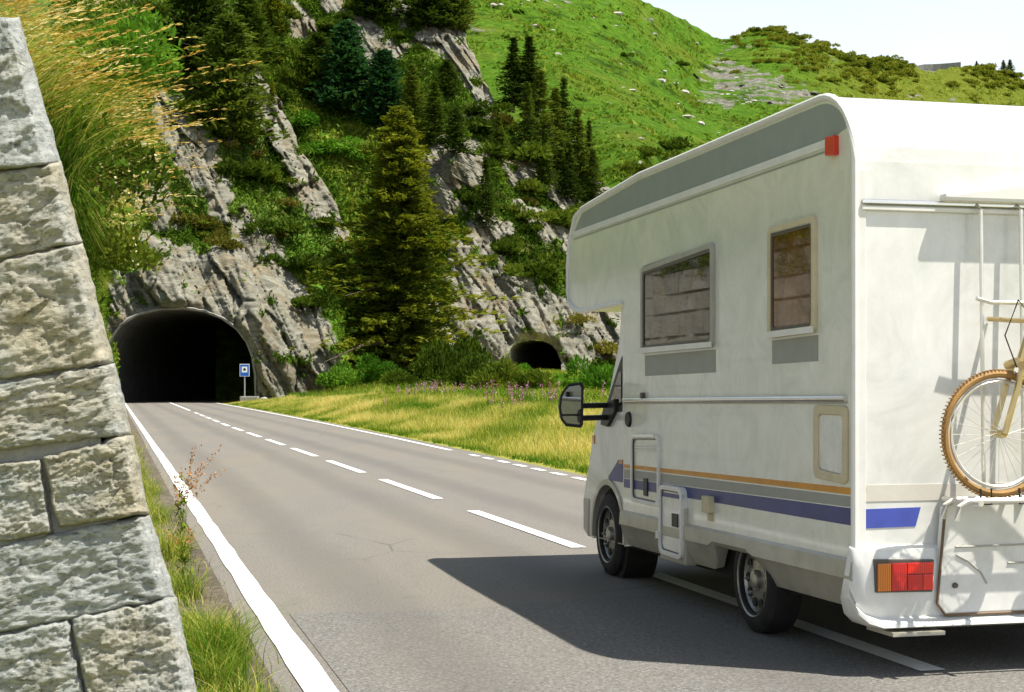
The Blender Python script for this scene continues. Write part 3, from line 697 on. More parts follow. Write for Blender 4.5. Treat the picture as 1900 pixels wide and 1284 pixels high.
tree_list = [ # x, base y, top y, sheet, set, width, kind, label
 (425,270,25,L1,BROAD,0.85,'pine_tree','broad dark pine leaning over the rock above the road tunnel'),
 (365,150,-70,L1,BROAD,0.8,'pine_tree','dark pine behind the golden grass at the upper left edge'),
 (458,120,-60,L1,PINES,1.1,'spruce_tree','slender dark spruce at the top of the left grey slab'),
 (511,72,-50,L2,OLIVE,0.9,'spruce_tree','olive spruce at the top edge left of the small brown crag'),
 (643,212,40,L2,STONEP,1.0,'stone_pine','big blue green stone pine above the bright green gully'),
 (712,235,92,L2,STONEP,0.95,'stone_pine','blue green stone pine directly behind the top of the golden spruce'),
 (765,262,118,L2,PINES,1.0,'spruce_tree','thin dark spruce right of the blue green stone pines'),
 (806,270,150,L2,PINES,1.1,'spruce_tree','small dark spruce left of the long pale slab'),
 (590,190,60,L2,BROAD,0.9,'pine_tree','olive green pine left of the big blue green stone pine'),
 (953,205,68,L2,PINES,1.0,'spruce_tree','tall spruce at the left end of the row against the green mountain'),
 (982,212,66,L2,PINES,1.05,'spruce_tree','tallest tipped spruce second from the left in the row against the mountain'),
 (978,305,150,L2,SPRUCE,0.85,'spruce_tree','dark spruce lower in front of the row against the mountain'),
 (1003,315,128,L2,SPRUCE,0.95,'spruce_tree','large layered spruce in the middle of the row against the mountain'),
 (1030,322,160,L2,SPRUCE,1.0,'spruce_tree','layered spruce with pale tiers right of the row middle'),
 (1046,318,142,L2,PINES,0.65,'spruce_tree','thin pointed spruce standing clear against the mountain grass'),
 (1072,338,200,L2,PINES,0.95,'spruce_tree','half bare spruce near the right end of the row'),
 (1093,338,222,L2,PINES,0.7,'spruce_tree','thin reddish topped spruce last on the right of the row'),
 (1012,360,238,L2,SPRUCE,0.85,'spruce_tree','short light tiered spruce below the row against the mountain'),
 (1055,375,262,L2,SPRUCE,1.0,'spruce_tree','bushy spruce above the lower pale slab'),
 (1100,385,275,L2,SPRUCE,1.0,'spruce_tree','low spruce beside the camper roof edge'),
 (902,432,288,L2,SPRUCE,0.8,'spruce_tree','single young spruce right of the bluff in mid cliff'),
 (925,300,215,L2,PINES,1.1,'spruce_tree','small spruce at the foot of the long pale slab'),
 (845,290,200,L2,BROAD,0.8,'pine_tree','stunted pine on top of the grey bluff'),
 (830,180,110,L2,BROAD,0.9,'pine_tree','dark stunted pine in front of the long pale slab'),
 (700,40,-70,L2,BROAD,1.0,'pine_tree','dark pine on the skyline cliff at the top of the picture'),
 (790,55,-60,L2,BROAD,1.1,'pine_tree','dark pine above the long pale slab'),
 (845,60,-50,L2,BROAD,0.9,'pine_tree','dark pine at the right corner of the skyline cliff'),
 (505,200,150,L1,OLIVE,1.0,'spruce_tree','tiny rusty spruce on the rim of the left slab'),
]
for x, yb, yt, sh, st, w, kind, lab in tree_list:
    tree(kind, random.choice(st), sh.pt(x, yb), yt, (x, yb), lab, w, 'conifers on the cliffs')
zz = float(ground_z(*[np.array([v]) for v in (-S*P(742,712,150)[0] + C*150, C*P(742,712,150)[0] + S*150)])[0])
bx = P(742, 715, 150); hero = tree('spruce_tree', HERO, (bx[0], 150, zz), 212, (742, 716), 'large golden olive spruce standing between the two tunnels', 1.0)
hero.rotation_euler[2] = 1.0; obj('painted_shade_crown', hx, hero)
for x, yb, yt, lab in ((1812,128,114,'smaller distant spruce on the ridge right of the dam wall'), (1862,142,116,'left tree of the distant pair on the far right ridge'), (1874,144,113,'right tree of the distant pair on the far right ridge')):
    tree('spruce_tree', random.choice(PINES), MT.pt(x, MT.top(x)+3), yt, (x, yb), lab, 1.5, 'trees on the far ridge')

SHR = [shrub_mesh(900, M['shrub'], 0.10) for _ in range(3)] + [shrub_mesh(1000, M['shrub'], 0.085, 0.8)]
LEAF = [shrub_mesh(1000, M['leafy'], 0.085, 0.75, up=0.2) for _ in range(2)]
HEA = [shrub_mesh(800, M['heath'], 0.09, 0.85) for _ in range(2)]
BUSHY = [shrub_mesh(3200, M['shrub'], 0.055, 0.95, 9), shrub_mesh(3200, M['leafy'], 0.05, 1.0, 9)]
def shrub(kind, me, base, w, label, group, hf=1.0, cat='shrub'):
    o = obj(kind, me, None, label=label, cat=cat, group=group); o.location = base; o.rotation_euler[2] = random.random()*6.28
    o.scale = (w, w, w*hf); return o
big = [ # x, y(base), width px, sheet, set, label
 (480,335,115,L1,SHR,'wide dwarf pine thicket filling the hollow between the two grey slabs'), (430,330,80,L1,SHR,'dwarf pine bush under the leaning broad pine'),
 (375,425,70,L1,HEA,'heath bush directly above the road tunnel crown'), (425,462,56,L1,HEA,'heath bush on the rock right above the tunnel'),
 (570,500,95,L1,SHR,'dark bush where the tunnel spur meets the gully'), (520,440,90,L1,SHR,'dark bush below the long left slab'),
 (590,570,80,L1,SHR,'dark bush beside the golden spruce left edge'), (600,420,60,L1,SHR,'small dark bush on the lower end of the left slab'), (345,210,70,L1,SHR,'grey green bush above the pale strip of rock'),
 (940,470,78,L2,SHR,'round dark bush standing on the ledge above the side tunnel'), (1000,520,110,L2,SHR,'wide dark bush over the right shoulder of the side tunnel'), (1045,420,95,L2,SHR,'dark bush thicket near the camper nose'),
 (1060,530,80,L2,SHR,'dark bush just left of the camper alcove'), (970,410,60,L2,SHR,'dark bush right of the young spruce'), (760,420,60,L2,LEAF,'bright leafy bush right of the golden spruce'),
 (800,460,70,L2,LEAF,'pale leafy bush on the right flank of the golden spruce'), (620,290,80,L2,LEAF,'bright green bush in the gully'), (570,240,70,L2,LEAF,'bright green bush at the head of the gully'),
 (660,300,60,L2,LEAF,'dark leafy bush at the gully right side'), (880,250,100,L2,SHR,'dark bush under the long pale slab'), (760,290,90,L2,SHR,'dark bush above the grey bluff left end'),
 (950,300,100,L2,SHR,'dark bush right above the grey bluff'), (980,360,80,L2,SHR,'dark bush on the broken rocks right of the bluff'), (1120,430,70,L2,SHR,'dark bush beside the camper roof front'),
 (560,150,90,L2,SHR,'olive bush below the small brown crag'), (700,170,80,L2,SHR,'dark bush between the stone pines'), (520,110,70,L2,SHR,'dark bush left of the small brown crag'),
 (750,190,90,L2,SHR,'grey green bush above the thin spruce'), (880,215,70,L2,SHR,'dark bush beside the long pale slab'), (800,640,40,L2,HEA,'rusty heath bush left of the side tunnel'), 
 (1070,600,44,L2,HEA,'low heath bush right above the side tunnel'), (1130,660,60,L2,HEA,'olive heath bush right of the side tunnel')]
for x, y, w, sh, st, lab in big:
    b = sh.pt(x, y); shrub('shrub', random.choice(st), (b[0], b[1]-0.5, b[2]-0.2), w/F*b[1]*0.74, lab, 'shrubs on the cliffs', 0.9)
def on_ground(x, D):
    X = (x-CX)/F*D; s_ = -S*X + C*D; L_ = C*X + S*D
    return (X, D, float(ground_z(np.array([s_]), np.array([L_]))[0]))
for x, D, w, lab, k, hf in ((1102,84,92,'round willow bush in the meadow near the camper mirror',1,1.3),(880,118,80,'dark bush right of the golden spruce foot',0,1.2),(930,112,90,'dark bush in front of the side tunnel left edge',0,1.0),
      (820,128,80,'dark bush under the golden spruce right side',0,1.5),(985,104,76,'low bush in the meadow below the side tunnel',0,0.9),(640,138,70,'bright bush at the foot of the tunnel spur',1,1.1),(690,136,80,'green bush at the golden spruce left foot',1,1.1),
      (1052,112,70,'low leafy bush right of the side tunnel mouth',1,0.7),(1150,120,70,'leafy bush hidden partly behind the camper door',1,0.9),(955,140,50,'small leafy bush at the side tunnel left jamb',1,0.9),(870,150,70,'bush behind the golden spruce on the right',0,1.6),(780,132,70,'dark bush in front of the golden spruce',0,0.9),(740,130,60,'low dark bush at the middle of the golden spruce foot',0,0.8)):
    shrub('bush', BUSHY[k], on_ground(x, D), w/F*D*0.8, lab, 'bushes along the meadow', hf)
# smaller shrubs scattered over the cliffs
def near(x, y, marks):
    return min(marks, key=lambda m: (m[0]-x)**2 + (m[1]-y)**2)[2]
CM = [(250,300,'above the tunnel left haunch'), (330,300,'beside the middle strip of pale rock'), (335,520,'directly over the tunnel crown'), (440,360,'in the hollow between the two slabs'), (420,60,'under the leaning broad pine'), (520,560,'on the right flank of the tunnel spur'),
      (590,340,'at the lower end of the long left slab'), (470,120,'at the top of the left slab'), (550,30,'beside the small brown crag'), (560,140,'below the small brown crag'), (600,260,'along the bright gully'), (640,60,'by the big stone pine'), (640,210,'at the foot of the big stone pine'),
      (710,200,'at the foot of the second stone pine'), (690,20,'on the skyline left of the pale slab'), (800,20,'on the skyline above the pale slab'), (760,130,'left of the long pale slab'), (850,150,'on the long pale slab edge'), (780,240,'above the grey bluff'), (850,310,'on the grey bluff'), (920,260,'right of the grey bluff'),
      (800,380,'right of the golden spruce top'), (830,470,'right of the golden spruce middle'), (690,330,'left of the golden spruce top'), (650,520,'left of the golden spruce middle'), (830,600,'left of the side tunnel'), (940,560,'above the side tunnel'), (1040,540,'up right of the side tunnel'), (1100,610,'right of the side tunnel'),
      (900,420,'by the single young spruce'), (980,420,'right of the single young spruce'), (980,300,'under the left end of the spruce row'), (1060,330,'under the right end of the spruce row'), (1040,400,'by the lower pale slab'), (1110,450,'near the camper roof front'), (1130,540,'behind the camper alcove')]
def auto(sh, n, x0, x1, y0, y1, lo, hi, label, group, sets):
    k = 0; tries = 0
    while k < n and tries < 5000:
        tries += 1; x = random.uniform(x0, x1); y = random.uniform(y0, y1)
        if x > np.interp(y, sh.ys, sh.rgt) - 6: continue
        i, j = sh.at(x, y)
        if sh.rk[i, j] > 0.35 or sh.tint[i, j] > 0.4: continue
        if any(poly_sd(np.array([x]), np.array([y]), a)[0] < 14 for a in (ARCH, ARCH2)): continue
        b = sh.pt(x, y); w = random.uniform(lo, hi)
        shrub('shrub', random.choice(sets), (b[0], b[1]-0.3, b[2]-0.15), w/F*b[1]*0.85, ('larger ' if w > (lo+hi)/2 else 'smaller ') + 'dark bush on the cliff ' + near(x, y, CM), group, random.uniform(0.9, 1.4)); k += 1
auto(L1, 36, 230, 600, -60, 470, 18, 38, 'small scrubby bush on the spur over the road tunnel', 'small bushes on the cliffs', SHR[:3] + HEA)
auto(L2, 84, 640, 1180, -60, 620, 17, 42, 'small dark bush on the cliff behind the golden spruce', 'small bushes on the cliffs', SHR + HEA[:1])
auto(L2, 30, 440, 660, -60, 190, 30, 60, 'small dark bush on the high slope left of the stone pines', 'small bushes on the cliffs', SHR)
for x, y, w, lab in ((1265,124,22,'dark shrub alone on the green mountain slope'), (1205,300,70,'dark shrub thicket behind the camper roof'), (1238,282,60,'second dark shrub thicket behind the camper roof'), (1180,320,44,'dark shrub where cliff meets the mountain'), (1160,106,20,'small dark shrub high on the green mountain')):
    b = MT.pt(x, y); shrub('shrub', SHR[3], b, w/F*b[1]*0.8, lab, 'shrubs on the mountain', 0.9)
M['ridge'] = foliage('hazed_ridge_leaf', (0.075, 0.105, 0.014), (0.145, 0.185, 0.022), (0.26, 0.27, 0.04), 0.6)  # leaf greens lightened to paint distance haze into the ridge shrubs
RID = [shrub_mesh(700, M['ridge'], 0.12, 0.9) for _ in range(3)]
def near(x, y, marks):
    return min(marks, key=lambda m: (m[0]-x)**2 + (m[1]-y)**2)[2]
RM = [(1360,70,'at the left foot of the ridge'), (1435,60,'on the rounded first hump of the ridge'), (1440,110,'below the first ridge hump'), (1520,90,'on the slope right of the first ridge hump'), (1540,140,'above the pale crag under the ridge'),
      (1600,115,'on the second ridge hump'), (1650,115,'left of the dam wall'), (1640,160,'in the hollow under the dam wall'), (1780,130,'just right of the dam wall'), (1830,140,'below the smaller ridge spruce'), (1880,160,'below the distant pair of spruces')]
rs = []
while len(rs) < 260:
    x = random.choice([random.gauss(1435, 40), random.gauss(1450, 45), random.gauss(1560, 45), random.gauss(1640, 25), random.gauss(1830, 40), random.uniform(1340, 1900)])
    y = MT.top(x) + abs(random.gauss(2, 16)) + (0 if random.random() < .7 else random.uniform(5, 60))
    if x > 1900 or (1690 < x < 1782 and y < MT.top(x)+26): continue
    rs.append((random.uniform(9, 27), x, y))
rs.sort(reverse=True); VV, FF, off_ = [], [], 0
def arr(me):
    v = np.zeros(len(me.vertices)*3, np.float32); me.vertices.foreach_get('co', v)
    f = np.zeros(len(me.loops), np.int32); me.loops.foreach_get('vertex_index', f); return v.reshape(-1, 3), f.reshape(-1, 5)
RA = [arr(m_) for m_ in RID]
for k, (w, x, y) in enumerate(rs):
    b = MT.pt(x, y); w = w/F*b[1]*0.8; hf = random.uniform(.6, .95); base = (b[0], b[1]-1, b[2]-0.25*w)
    if k < 50: shrub('shrub', random.choice(RID), base, w, 'olive shrub ' + near(x, y, RM), 'shrubs on the far ridge', hf)
    else:
        v, f = random.choice(RA); VV.append(v*[w, w, w*hf] + base); FF.append(f + off_); off_ += len(v)
obj('ridge_scrub', np_mesh('ridge_scrub', np.concatenate(VV), np.concatenate(FF), M['ridge']), kind='stuff')
# boulders on the mountain
def rock_mesh(seed, n=14):
    bm = bmesh.new(); bmesh.ops.create_icosphere(bm, subdivisions=2, radius=0.5)
    co = np.array([v.co for v in bm.verts]); r = 1 + 0.35*fbm(co*2.3 + seed*7.7, 3); 
    for v, k in zip(bm.verts, r): v.co *= k
    me = bpy.data.meshes.new('boulder'); bm.to_mesh(me); bm.free(); me.materials.append(M['pale']); return me
M['pale'] = flat('pale_boulder', (0.50, 0.47, 0.41), 0.9, grime=0.3, gscale=2.0)
BOUL = [rock_mesh(i) for i in range(4)]
BMK = [(900,60,'beside the skyline cliff'), (960,30,'near the top edge of the picture'), (1080,30,'left of the mountain skyline'), (1100,120,'above the spruce row'), (1200,60,'under the mountain skyline'), (1200,160,'in the open middle of the slope'), (1160,250,'right of the spruce row end'), (1290,110,'left of the bare crag'), (1330,170,'on the scree of the bare crag'), (1380,220,'below the bare crag'), (1270,230,'above the camper roof'), (1400,280,'just over the camper roof')]
for k in range(150):
    x = random.uniform(880, 1420); y = random.uniform(0, 330)
    if random.random() < 0.35: x, y = random.gauss(1330, 60), random.gauss(170, 35)
    if y < MT.top(x)+3: continue
    b = MT.pt(x, y); w = random.choice([5, 6, 7, 8, 9, 14])*random.uniform(.7, 1.2)/F*b[1]
    o = obj('boulder', random.choice(BOUL), None, label='pale boulder on the green mountainside ' + near(x, y, BMK), cat='boulder', group='boulders on the mountain')
    o.location = b; o.scale = (w*random.uniform(1, 1.8), w, w*random.uniform(.4, .7)); o.rotation_euler[2] = random.random()*3
# far dam wall on the ridge
a0, a1 = MT.pt(1694, MT.top(1694)+8), MT.pt(1790, MT.top(1790)+8); mb = MB(); pts = []
for i in range(9):
    q = i/8; X = a0[0] + (a1[0]-a0[0])*q; pts.append((X, max(a0[1], a1[1]) + 6 + 5*math.sin(q*3.14), P(0, 128 - 13*min(1, q*2.0), max(a0[1], a1[1]) + 6)[2]))
V = [(p[0], p[1], 60) for p in pts] + [(p[0], p[1], p[2]) for p in pts] + [(p[0], p[1]+4, p[2]) for p in pts] + [(p[0], p[1]+14, 60) for p in pts]
Fc = [(r*9+i, r*9+i+1, (r+1)*9+i+1, (r+1)*9+i) for r in range(3) for i in range(8)] + [(0, 9, 18, 27), (8, 35, 26, 17)]
mb.add(V, Fc).build('dam_wall', M['concrete'], None, label='pale concrete dam wall on the far ridge', cat='dam')

# grass blades
def blades(name, roots, h, lean, width, m, tint, seg=3, parent=None, **kw):
    n = len(roots); az = rng.random(n)*2*np.pi; wv = np.stack([np.cos(az), np.sin(az), 0*az], 1) * np.asarray(width).reshape(-1, 1)
    rowsL, rowsR = [], []
    for k in range(seg+1):
        t = k/seg; c = roots + np.stack([0*h, 0*h, h*t*(1 - 0.25*t)], 1) + lean * (h*t*t)[:, None]
        ww = wv * (1 - 0.9*t); rowsL.append(c - ww); rowsR.append(c + ww)
    V = np.stack([v for pr in zip(rowsL, rowsR) for v in pr], 1); base = (np.arange(n)*2*(seg+1))[:, None]
    Fc = np.concatenate([base + np.array([2*k, 2*k+1, 2*k+3, 2*k+2]) for k in range(seg)], 0)
    tips = roots + np.stack([0*h, 0*h, h*0.75], 1) + lean*h[:, None]
    at = dict(tint=np.repeat(tint, 2*(seg+1)))
    return obj(name, np_mesh(name, V.reshape(-1, 3), Fc, m, False, at), parent, **kw), tips
# golden verge right of the road
def verge():
    n = 230000
    s_ = 14 + 118*rng.random(n)**1.5; d = 0.25 + 9.5*rng.random(n)**1.15
    L_ = right_edge(s_) + 0.25 + d + 0.25*fbm(np.stack([s_/0.8, 0*s_, 0*s_], 1), 3)
    Dp = C*s_ + S*L_
    z = ground_z(s_, L_); roots = np.stack([-S*s_ + C*L_, C*s_ + S*L_, z], 1)
    nn = fbm(np.stack([s_/5, L_/2.2, 0*s_], 1), 3)
    dry = 0.50 + 0.42*nn - 0.22*np.exp(-(d/0.5)**2) - 0.16*np.clip((d-5)/3, 0, 1) + rng.normal(0, 0.13, n)
    h = (0.10 + 0.26*np.clip(d/2.2, 0, 1)) * (0.6 + 0.7*rng.random(n)) * (1+0.35*nn)
    lean = rng.normal(0, 0.28, (n, 3)); lean[:, 2] = 0
    w = 0.004 + 0.00011*Dp
    blades('verge_grass', roots, h, lean, w, M['grass'], np.clip(dry, 0, 1), 2, kind='stuff')
    # fireweed along the crest
    n = 260; s_ = 30 + 52*rng.random(n); d = np.abs(rng.normal(6.0, 1.1, n)) + 0.5*fbm(np.stack([s_/6, 0*s_, 0*s_+2], 1), 2)
    d = np.where(s_ > 85, d*0.5+0.3, d)
    L_ = right_edge(s_) + d; roots = np.stack([-S*s_ + C*L_, C*s_ + S*L_, ground_z(s_, L_)], 1)
    keep = fbm(np.stack([s_/5, L_/4, 0*s_+9], 1), 2) > 0.05; roots = roots[keep]; n = len(roots)
    h = 0.6 + 0.6*rng.random(n); lean = rng.normal(0, 0.08, (n, 3)); lean[:, 2] = 0
    o, tips = blades('fireweed_stems', roots, h, lean, np.full(n, 0.012), M['cover'], np.full(n, 0.45), 2, kind='stuff')
    m_ = 16; q = rng.random((n, m_)); c = roots[:, None] + (tips-roots)[:, None]*(0.55 + 0.5*q[..., None])*[1, 1, 1] + rng.normal(0, 0.035, (n, m_, 3)); c = c.reshape(-1, 3)
    u = rnd_dirs(len(c)); w = np.cross(u, rnd_dirs(len(c))); w /= np.linalg.norm(w, axis=1, keepdims=True)
    obj('fireweed_flowers', quads_mesh('fireweed_flowers', c, u*0.026, w*0.02, M['fire'], dict(tint=np.clip(rng.normal(.5, .2, len(c)), 0, 1))), kind='stuff')
    # taller green meadow behind
    n = 90000; s_ = 30 + 140*rng.random(n); d = 6 + 60*rng.random(n)**1.4; L_ = right_edge(s_) + d
    roots = np.stack([-S*s_ + C*L_, C*s_ + S*L_, ground_z(s_, L_)], 1); nn = fbm(np.stack([s_/9, L_/6, 0*s_], 1), 3)
    h = 0.35 + 0.45*rng.random(n); lean = rng.normal(0, 0.3, (n, 3)); lean[:, 2] = 0
    blades('meadow_grass', roots, h, lean, 0.02 + 0.02*rng.random(n), M['grass'], np.clip(0.33 + 0.25*nn + rng.normal(0, .1, n), 0, 1), 2, kind='stuff')
verge()
# leafy ground cover over the vegetated part of both cliffs
def cover(sh, n, name, size, tilt):
    ii = rng.integers(0, sh.pts.shape[0], n*3); jj = rng.integers(0, sh.pts.shape[1], n*3)
    ok = (sh.rk[ii, jj] < 0.42) & (sh.x[ii, jj] > 100)
    for a in (ARCH, ARCH2): ok &= poly_sd(sh.x[ii, jj], sh.y[ii, jj], a) > 8
    ii, jj = ii[ok][:n], jj[ok][:n]; p = sh.pts[ii, jj]; n = len(p); k = 4
    c = (p[:, None] + rng.normal(0, 0.28, (n, k, 3))*[1, .6, .8] + [0, -0.15, 0.15]).reshape(-1, 3)
    u = rnd_dirs(n*k)*0.9 + [0, -0.2, 0.7]; u /= np.linalg.norm(u, axis=1, keepdims=True); w = np.cross(u, rnd_dirs(n*k)); w /= np.linalg.norm(w, axis=1, keepdims=True)
    ll = size*(0.5 + rng.random(n*k)); nn = fbm(c/7.0, 4)
    ti = np.clip(0.36 + 0.28*nn + rng.normal(0, .09, n*k) + 0.30*np.repeat(sh.tint[ii, jj], k), 0, 1)
    obj(name, quads_mesh(name, c, u*ll[:, None], w*(ll*.35)[:, None], M['cover'], dict(tint=ti)), kind='stuff')
def slope_tufts(n):
    i = rng.integers(2, MT.pts.shape[0]-1, n); j = rng.integers(50, 330, n); p = MT.pts[i, j] + (MT.pts[i-1, j]-MT.pts[i, j])*rng.random((n, 1)) + (MT.pts[i, j+1]-MT.pts[i, j])*rng.random((n, 1))
    nn = fbm(p/16.0, 4) + 0.5*fbm(p/4.0, 2); ok = (MT.rk[i, j] < .4) & (nn + rng.normal(0, .2, n) > -.1); p, nn = p[ok], nn[ok]; ti = MT.tint[i, j][ok]; n = len(p)
    u = rnd_dirs(n)*.8 + [0, -.2, .9]; u /= np.linalg.norm(u, axis=1, keepdims=True); w = np.cross(u, rnd_dirs(n)); w /= np.linalg.norm(w, axis=1, keepdims=True)
    ll = (0.25 + 0.75*rng.random(n)**2)*np.clip(1+nn, .6, 1.8)
    obj('slope_tufts', quads_mesh('slope_tufts', p, u*ll[:, None], w*(ll*.5)[:, None], M['cover'], dict(tint=np.clip(.50 + .20*nn + .25*ti + rng.normal(0, .09, n), 0, 1))), kind='stuff')
slope_tufts(110000)
cover(L1, 17000, 'spur_ground_cover', 0.22, 0); cover(L2, 34000, 'cliff_ground_cover', 0.30, 0)

def wtop(s):
    q = np.clip((np.asarray(s, float)-12.5)/4, 0, 1); return 2.38 + 0.9*q*q*(3-2*q)
def wtopL(s): return 0.23 - 0.2*wtop(s)
# ------------------------------------------------------------------ left bank, road side wall, stone buttress
def bank():
    ss = np.concatenate([np.arange(7.25, 60, 0.5), np.arange(60, 140, 3)]); off = np.array([0, .15, .35, .7, 1.2, 2, 3.5, 6, 10, 18, 32])
    sg, og = np.meshgrid(ss, off, indexing='ij'); taper = np.clip((136-sg)/14, 0.02, 1)
    z = wtop(sg) - 0.03 + og*0.75*np.clip((sg-7.0)/1.5, 0.2, 1) + 0.25*fbm(np.stack([sg.ravel()/1.5, og.ravel()*2, 0*sg.ravel()], 1), 3).reshape(sg.shape)*np.clip(og*3, 0.1, 1)
    L = wtopL(sg) - og + 0.06*fbm(np.stack([sg.ravel(), og.ravel(), 4+0*sg.ravel()], 1), 3).reshape(sg.shape)
    V = np.stack([-S*sg + C*L, C*sg + S*L, z], -1); n = len(off); idx = np.arange(sg.size).reshape(-1, n)
    Fc = np.stack([idx[:-1, :-1], idx[1:, :-1], idx[1:, 1:], idx[:-1, 1:]], -1).reshape(-1, 4)
    obj('grass_bank', np_mesh('grass_bank', V.reshape(-1, 3), Fc, M['bank'], True), kind='structure')
bank()
wall = empty('retaining_wall', RP(20, 0.2, 0), TH, label='rubble retaining wall along the left road edge behind the stone buttress', cat='wall')
mb = MB(); ys_ = [-12.3, -7.5, -6.5, -5.5, -4.5, -3.5, 0, 112]; V = []
for y_ in ys_:
    zt = float(wtop(20+y_)) + .02; V += [(-1.4, y_, -.1), (0.03, y_, -.1), (.03-.2*zt-.02, y_, zt), (-1.4, y_, zt)]
mb.add(V, [(i*4+k, i*4+(k+1)%4, i*4+4+(k+1)%4, i*4+4+k) for i in range(len(ys_)-1) for k in range(4)] + [(0,1,2,3), tuple(range(len(V)-1, len(V)-5, -1))])
mb.build('mortar_core', M['mortar'], wall)
mb = MB(); zc = 0.0
while zc < 3.2:
    hh = random.uniform(.14, .36); y0 = -12.0 - random.random()*.3
    while y0 < 110:
        wd = random.choice([.22, .3, .42, .6])*random.uniform(.8, 1.2)*(1 if y0 < 20 else 2.6); x = 0.05 - 0.2*(zc+hh/2); o = random.uniform(-.02, .05); g = .010
        zt = min(zc+hh-g, float(wtop(20+y0))+.03)
        if zt < zc+.08: y0 += wd; continue
        mb.add([(x-.1, y0+g, zc+g), (x-.1, y0+wd-g, zc+g), (x-.1, y0+wd-g, zt), (x-.1, y0+g, zt), (x+o, y0+g*2.2, zc+g*2), (x+o+random.uniform(-.03,.03), y0+wd-g*2.2, zc+g*2), (x+o+random.uniform(-.03,.03), y0+wd-g*3, zt-g*1.5), (x+o, y0+g*3, zt-g*1.5)],
               [(4,5,6,7),(0,1,5,4),(1,2,6,5),(2,3,7,6),(3,0,4,7)]); y0 += wd
    zc += hh
mb.build('rubble_stones', M['stone'], wall, kind='stuff')

buttress = empty('stone_buttress', P(120, 1441, 6.0), 0, label='big rough hewn stone buttress at the left edge of the picture', cat='wall')
def bd(x, y): return 6.05 + (1441-y)/1441*0.45 + 0.0002*(200-x)
SIL = ([37, 77, 137, 214, 288, 430, 490, 628, 720, 800, 903, 1030, 1170, 1268, 1470], [20, 44, 62, 87, 100, 137, 154, 194, 216, 230, 249, 278, 329, 343, 392])
def sil(y): return float(np.interp(y, *SIL))
FR = 1441
stones = [ # four corners TL TR BR BL in the face
 [(-140,44),(20,37),(98,297),(-140,330)], [(-140,345),(99,305),(136,444),(-140,505)], [(-140,520),(138,455),(196,668),(-140,722)],
 [(-140,738),(197,679),(230,800),(-140,848)], [(-140,876),(72,856),(94,984),(-140,1022)], [(82,852),(232,812),(262,950),(113,972)],
 [(-140,1045),(263,960),(310,1104),(-140,1200)], [(-140,1216),(122,1152),(156,1300),(-140,1350)], [(136,1150),(312,1112),(352,1290),(166,1306)],
 [(-140,1362),(230,1312),(250,1462),(-140,1470)], [(238,1312),(356,1298),(392,1460),(258,1462)],
 [(-520,60),(-150,50),(-150,330),(-520,390)], [(-520,400),(-150,350),(-150,520),(-520,600)], [(-520,610),(-150,530),(-150,720),(-520,800)], [(-520,810),(-150,735),(-150,1040),(-520,1100)], [(-520,1110),(-150,1050),(-150,1220),(-520,1290)], [(-520,1300),(-150,1230),(-150,1470),(-520,1470)]]
bo = np.array(buttress.location)
def hewn(q, nx=84, ny=64, out_=0.05, seed=0, right=False, back=0.45):
    q = np.asarray(q, float)
    if right: q[1, 0] += 12; q[2, 0] += 12
    q = q + np.array([[-4, -5], [4, -5], [4, 5], [-4, 5]])
    a = np.linspace(0, 1, nx)[None]; b = np.linspace(0, 1, ny)[:, None]
    px = (q[0,0]*(1-a)+q[1,0]*a)*(1-b) + (q[3,0]*(1-a)+q[2,0]*a)*b; py = (q[0,1]*(1-a)+q[1,1]*a)*(1-b) + (q[3,1]*(1-a)+q[2,1]*a)*b
    e = np.minimum(np.minimum(a+0*b, 1-a+0*b)*np.hypot(*(q[1]-q[0])), np.minimum(b+0*a, 1-b+0*a)*np.hypot(*(q[3]-q[0])))
    jx = 5*fbm(np.stack([px.ravel()/35, py.ravel()/35, seed+0*px.ravel()], 1), 3).reshape(px.shape); edgew = np.exp(-(e/20)**2)
    px = px + jx*edgew*0.6; py = py + np.roll(jx, 7, 1)*edgew*0.6
    D = bd(px, py); p3 = world(px, py, D); X = p3[..., 0].ravel(); Z = p3[..., 2].ravel()
    u = X*.97 + Z*.24; v = -X*.24 + Z*.97
    wb = 0.25*fbm(np.stack([u*6, v*6, seed+0*u], 1), 3)
    r = 0.012*fbm(np.stack([u*6, v*11, seed+0*u], 1), 7, 0.74); hs, es = slabs(u*4.5+seed+wb, v*9+wb, 3+seed); h2, e2 = slabs(u*13+seed+wb*2, v*30+wb, 40+seed)
    r = r + 0.012*hs + 0.008*h2 - 0.005*np.exp(-(es/0.05)**2)
    r = r.reshape(px.shape)
    bevel = np.clip(1-(e + 2*np.abs(jx)*0.5)/7, 0, 1)**1.3
    D = D - out_*(1-bevel) - r*np.clip(e/5, 0.5, 1) + 0.012*bevel
    if right:
        er = (1-a+0*b)*np.hypot(*(q[1]-q[0])); D = D + 0.13*np.clip(1-er/24, 0, 1)**1.2
    V = world(px, py, D)
    bk = back*np.array([-0.42 if right else 0, 1, 0]); idx = np.arange(nx*ny).reshape(ny, nx)
    loop = np.concatenate([idx[0], idx[1:, -1], idx[-1, -2::-1], idx[-2:0:-1, 0]])
    V2 = V.reshape(-1, 3)[loop] + bk
    Fq = np.stack([idx[1:, :-1], idx[1:, 1:], idx[:-1, 1:], idx[:-1, :-1]], -1).reshape(-1, 4); m = len(loop); o = nx*ny
    Fs = np.stack([loop, np.roll(loop, -1), o + (np.arange(m)+1) % m, o + np.arange(m)], 1)
    return np.concatenate([V.reshape(-1, 3), V2]) - bo, np.concatenate([Fq, Fs])
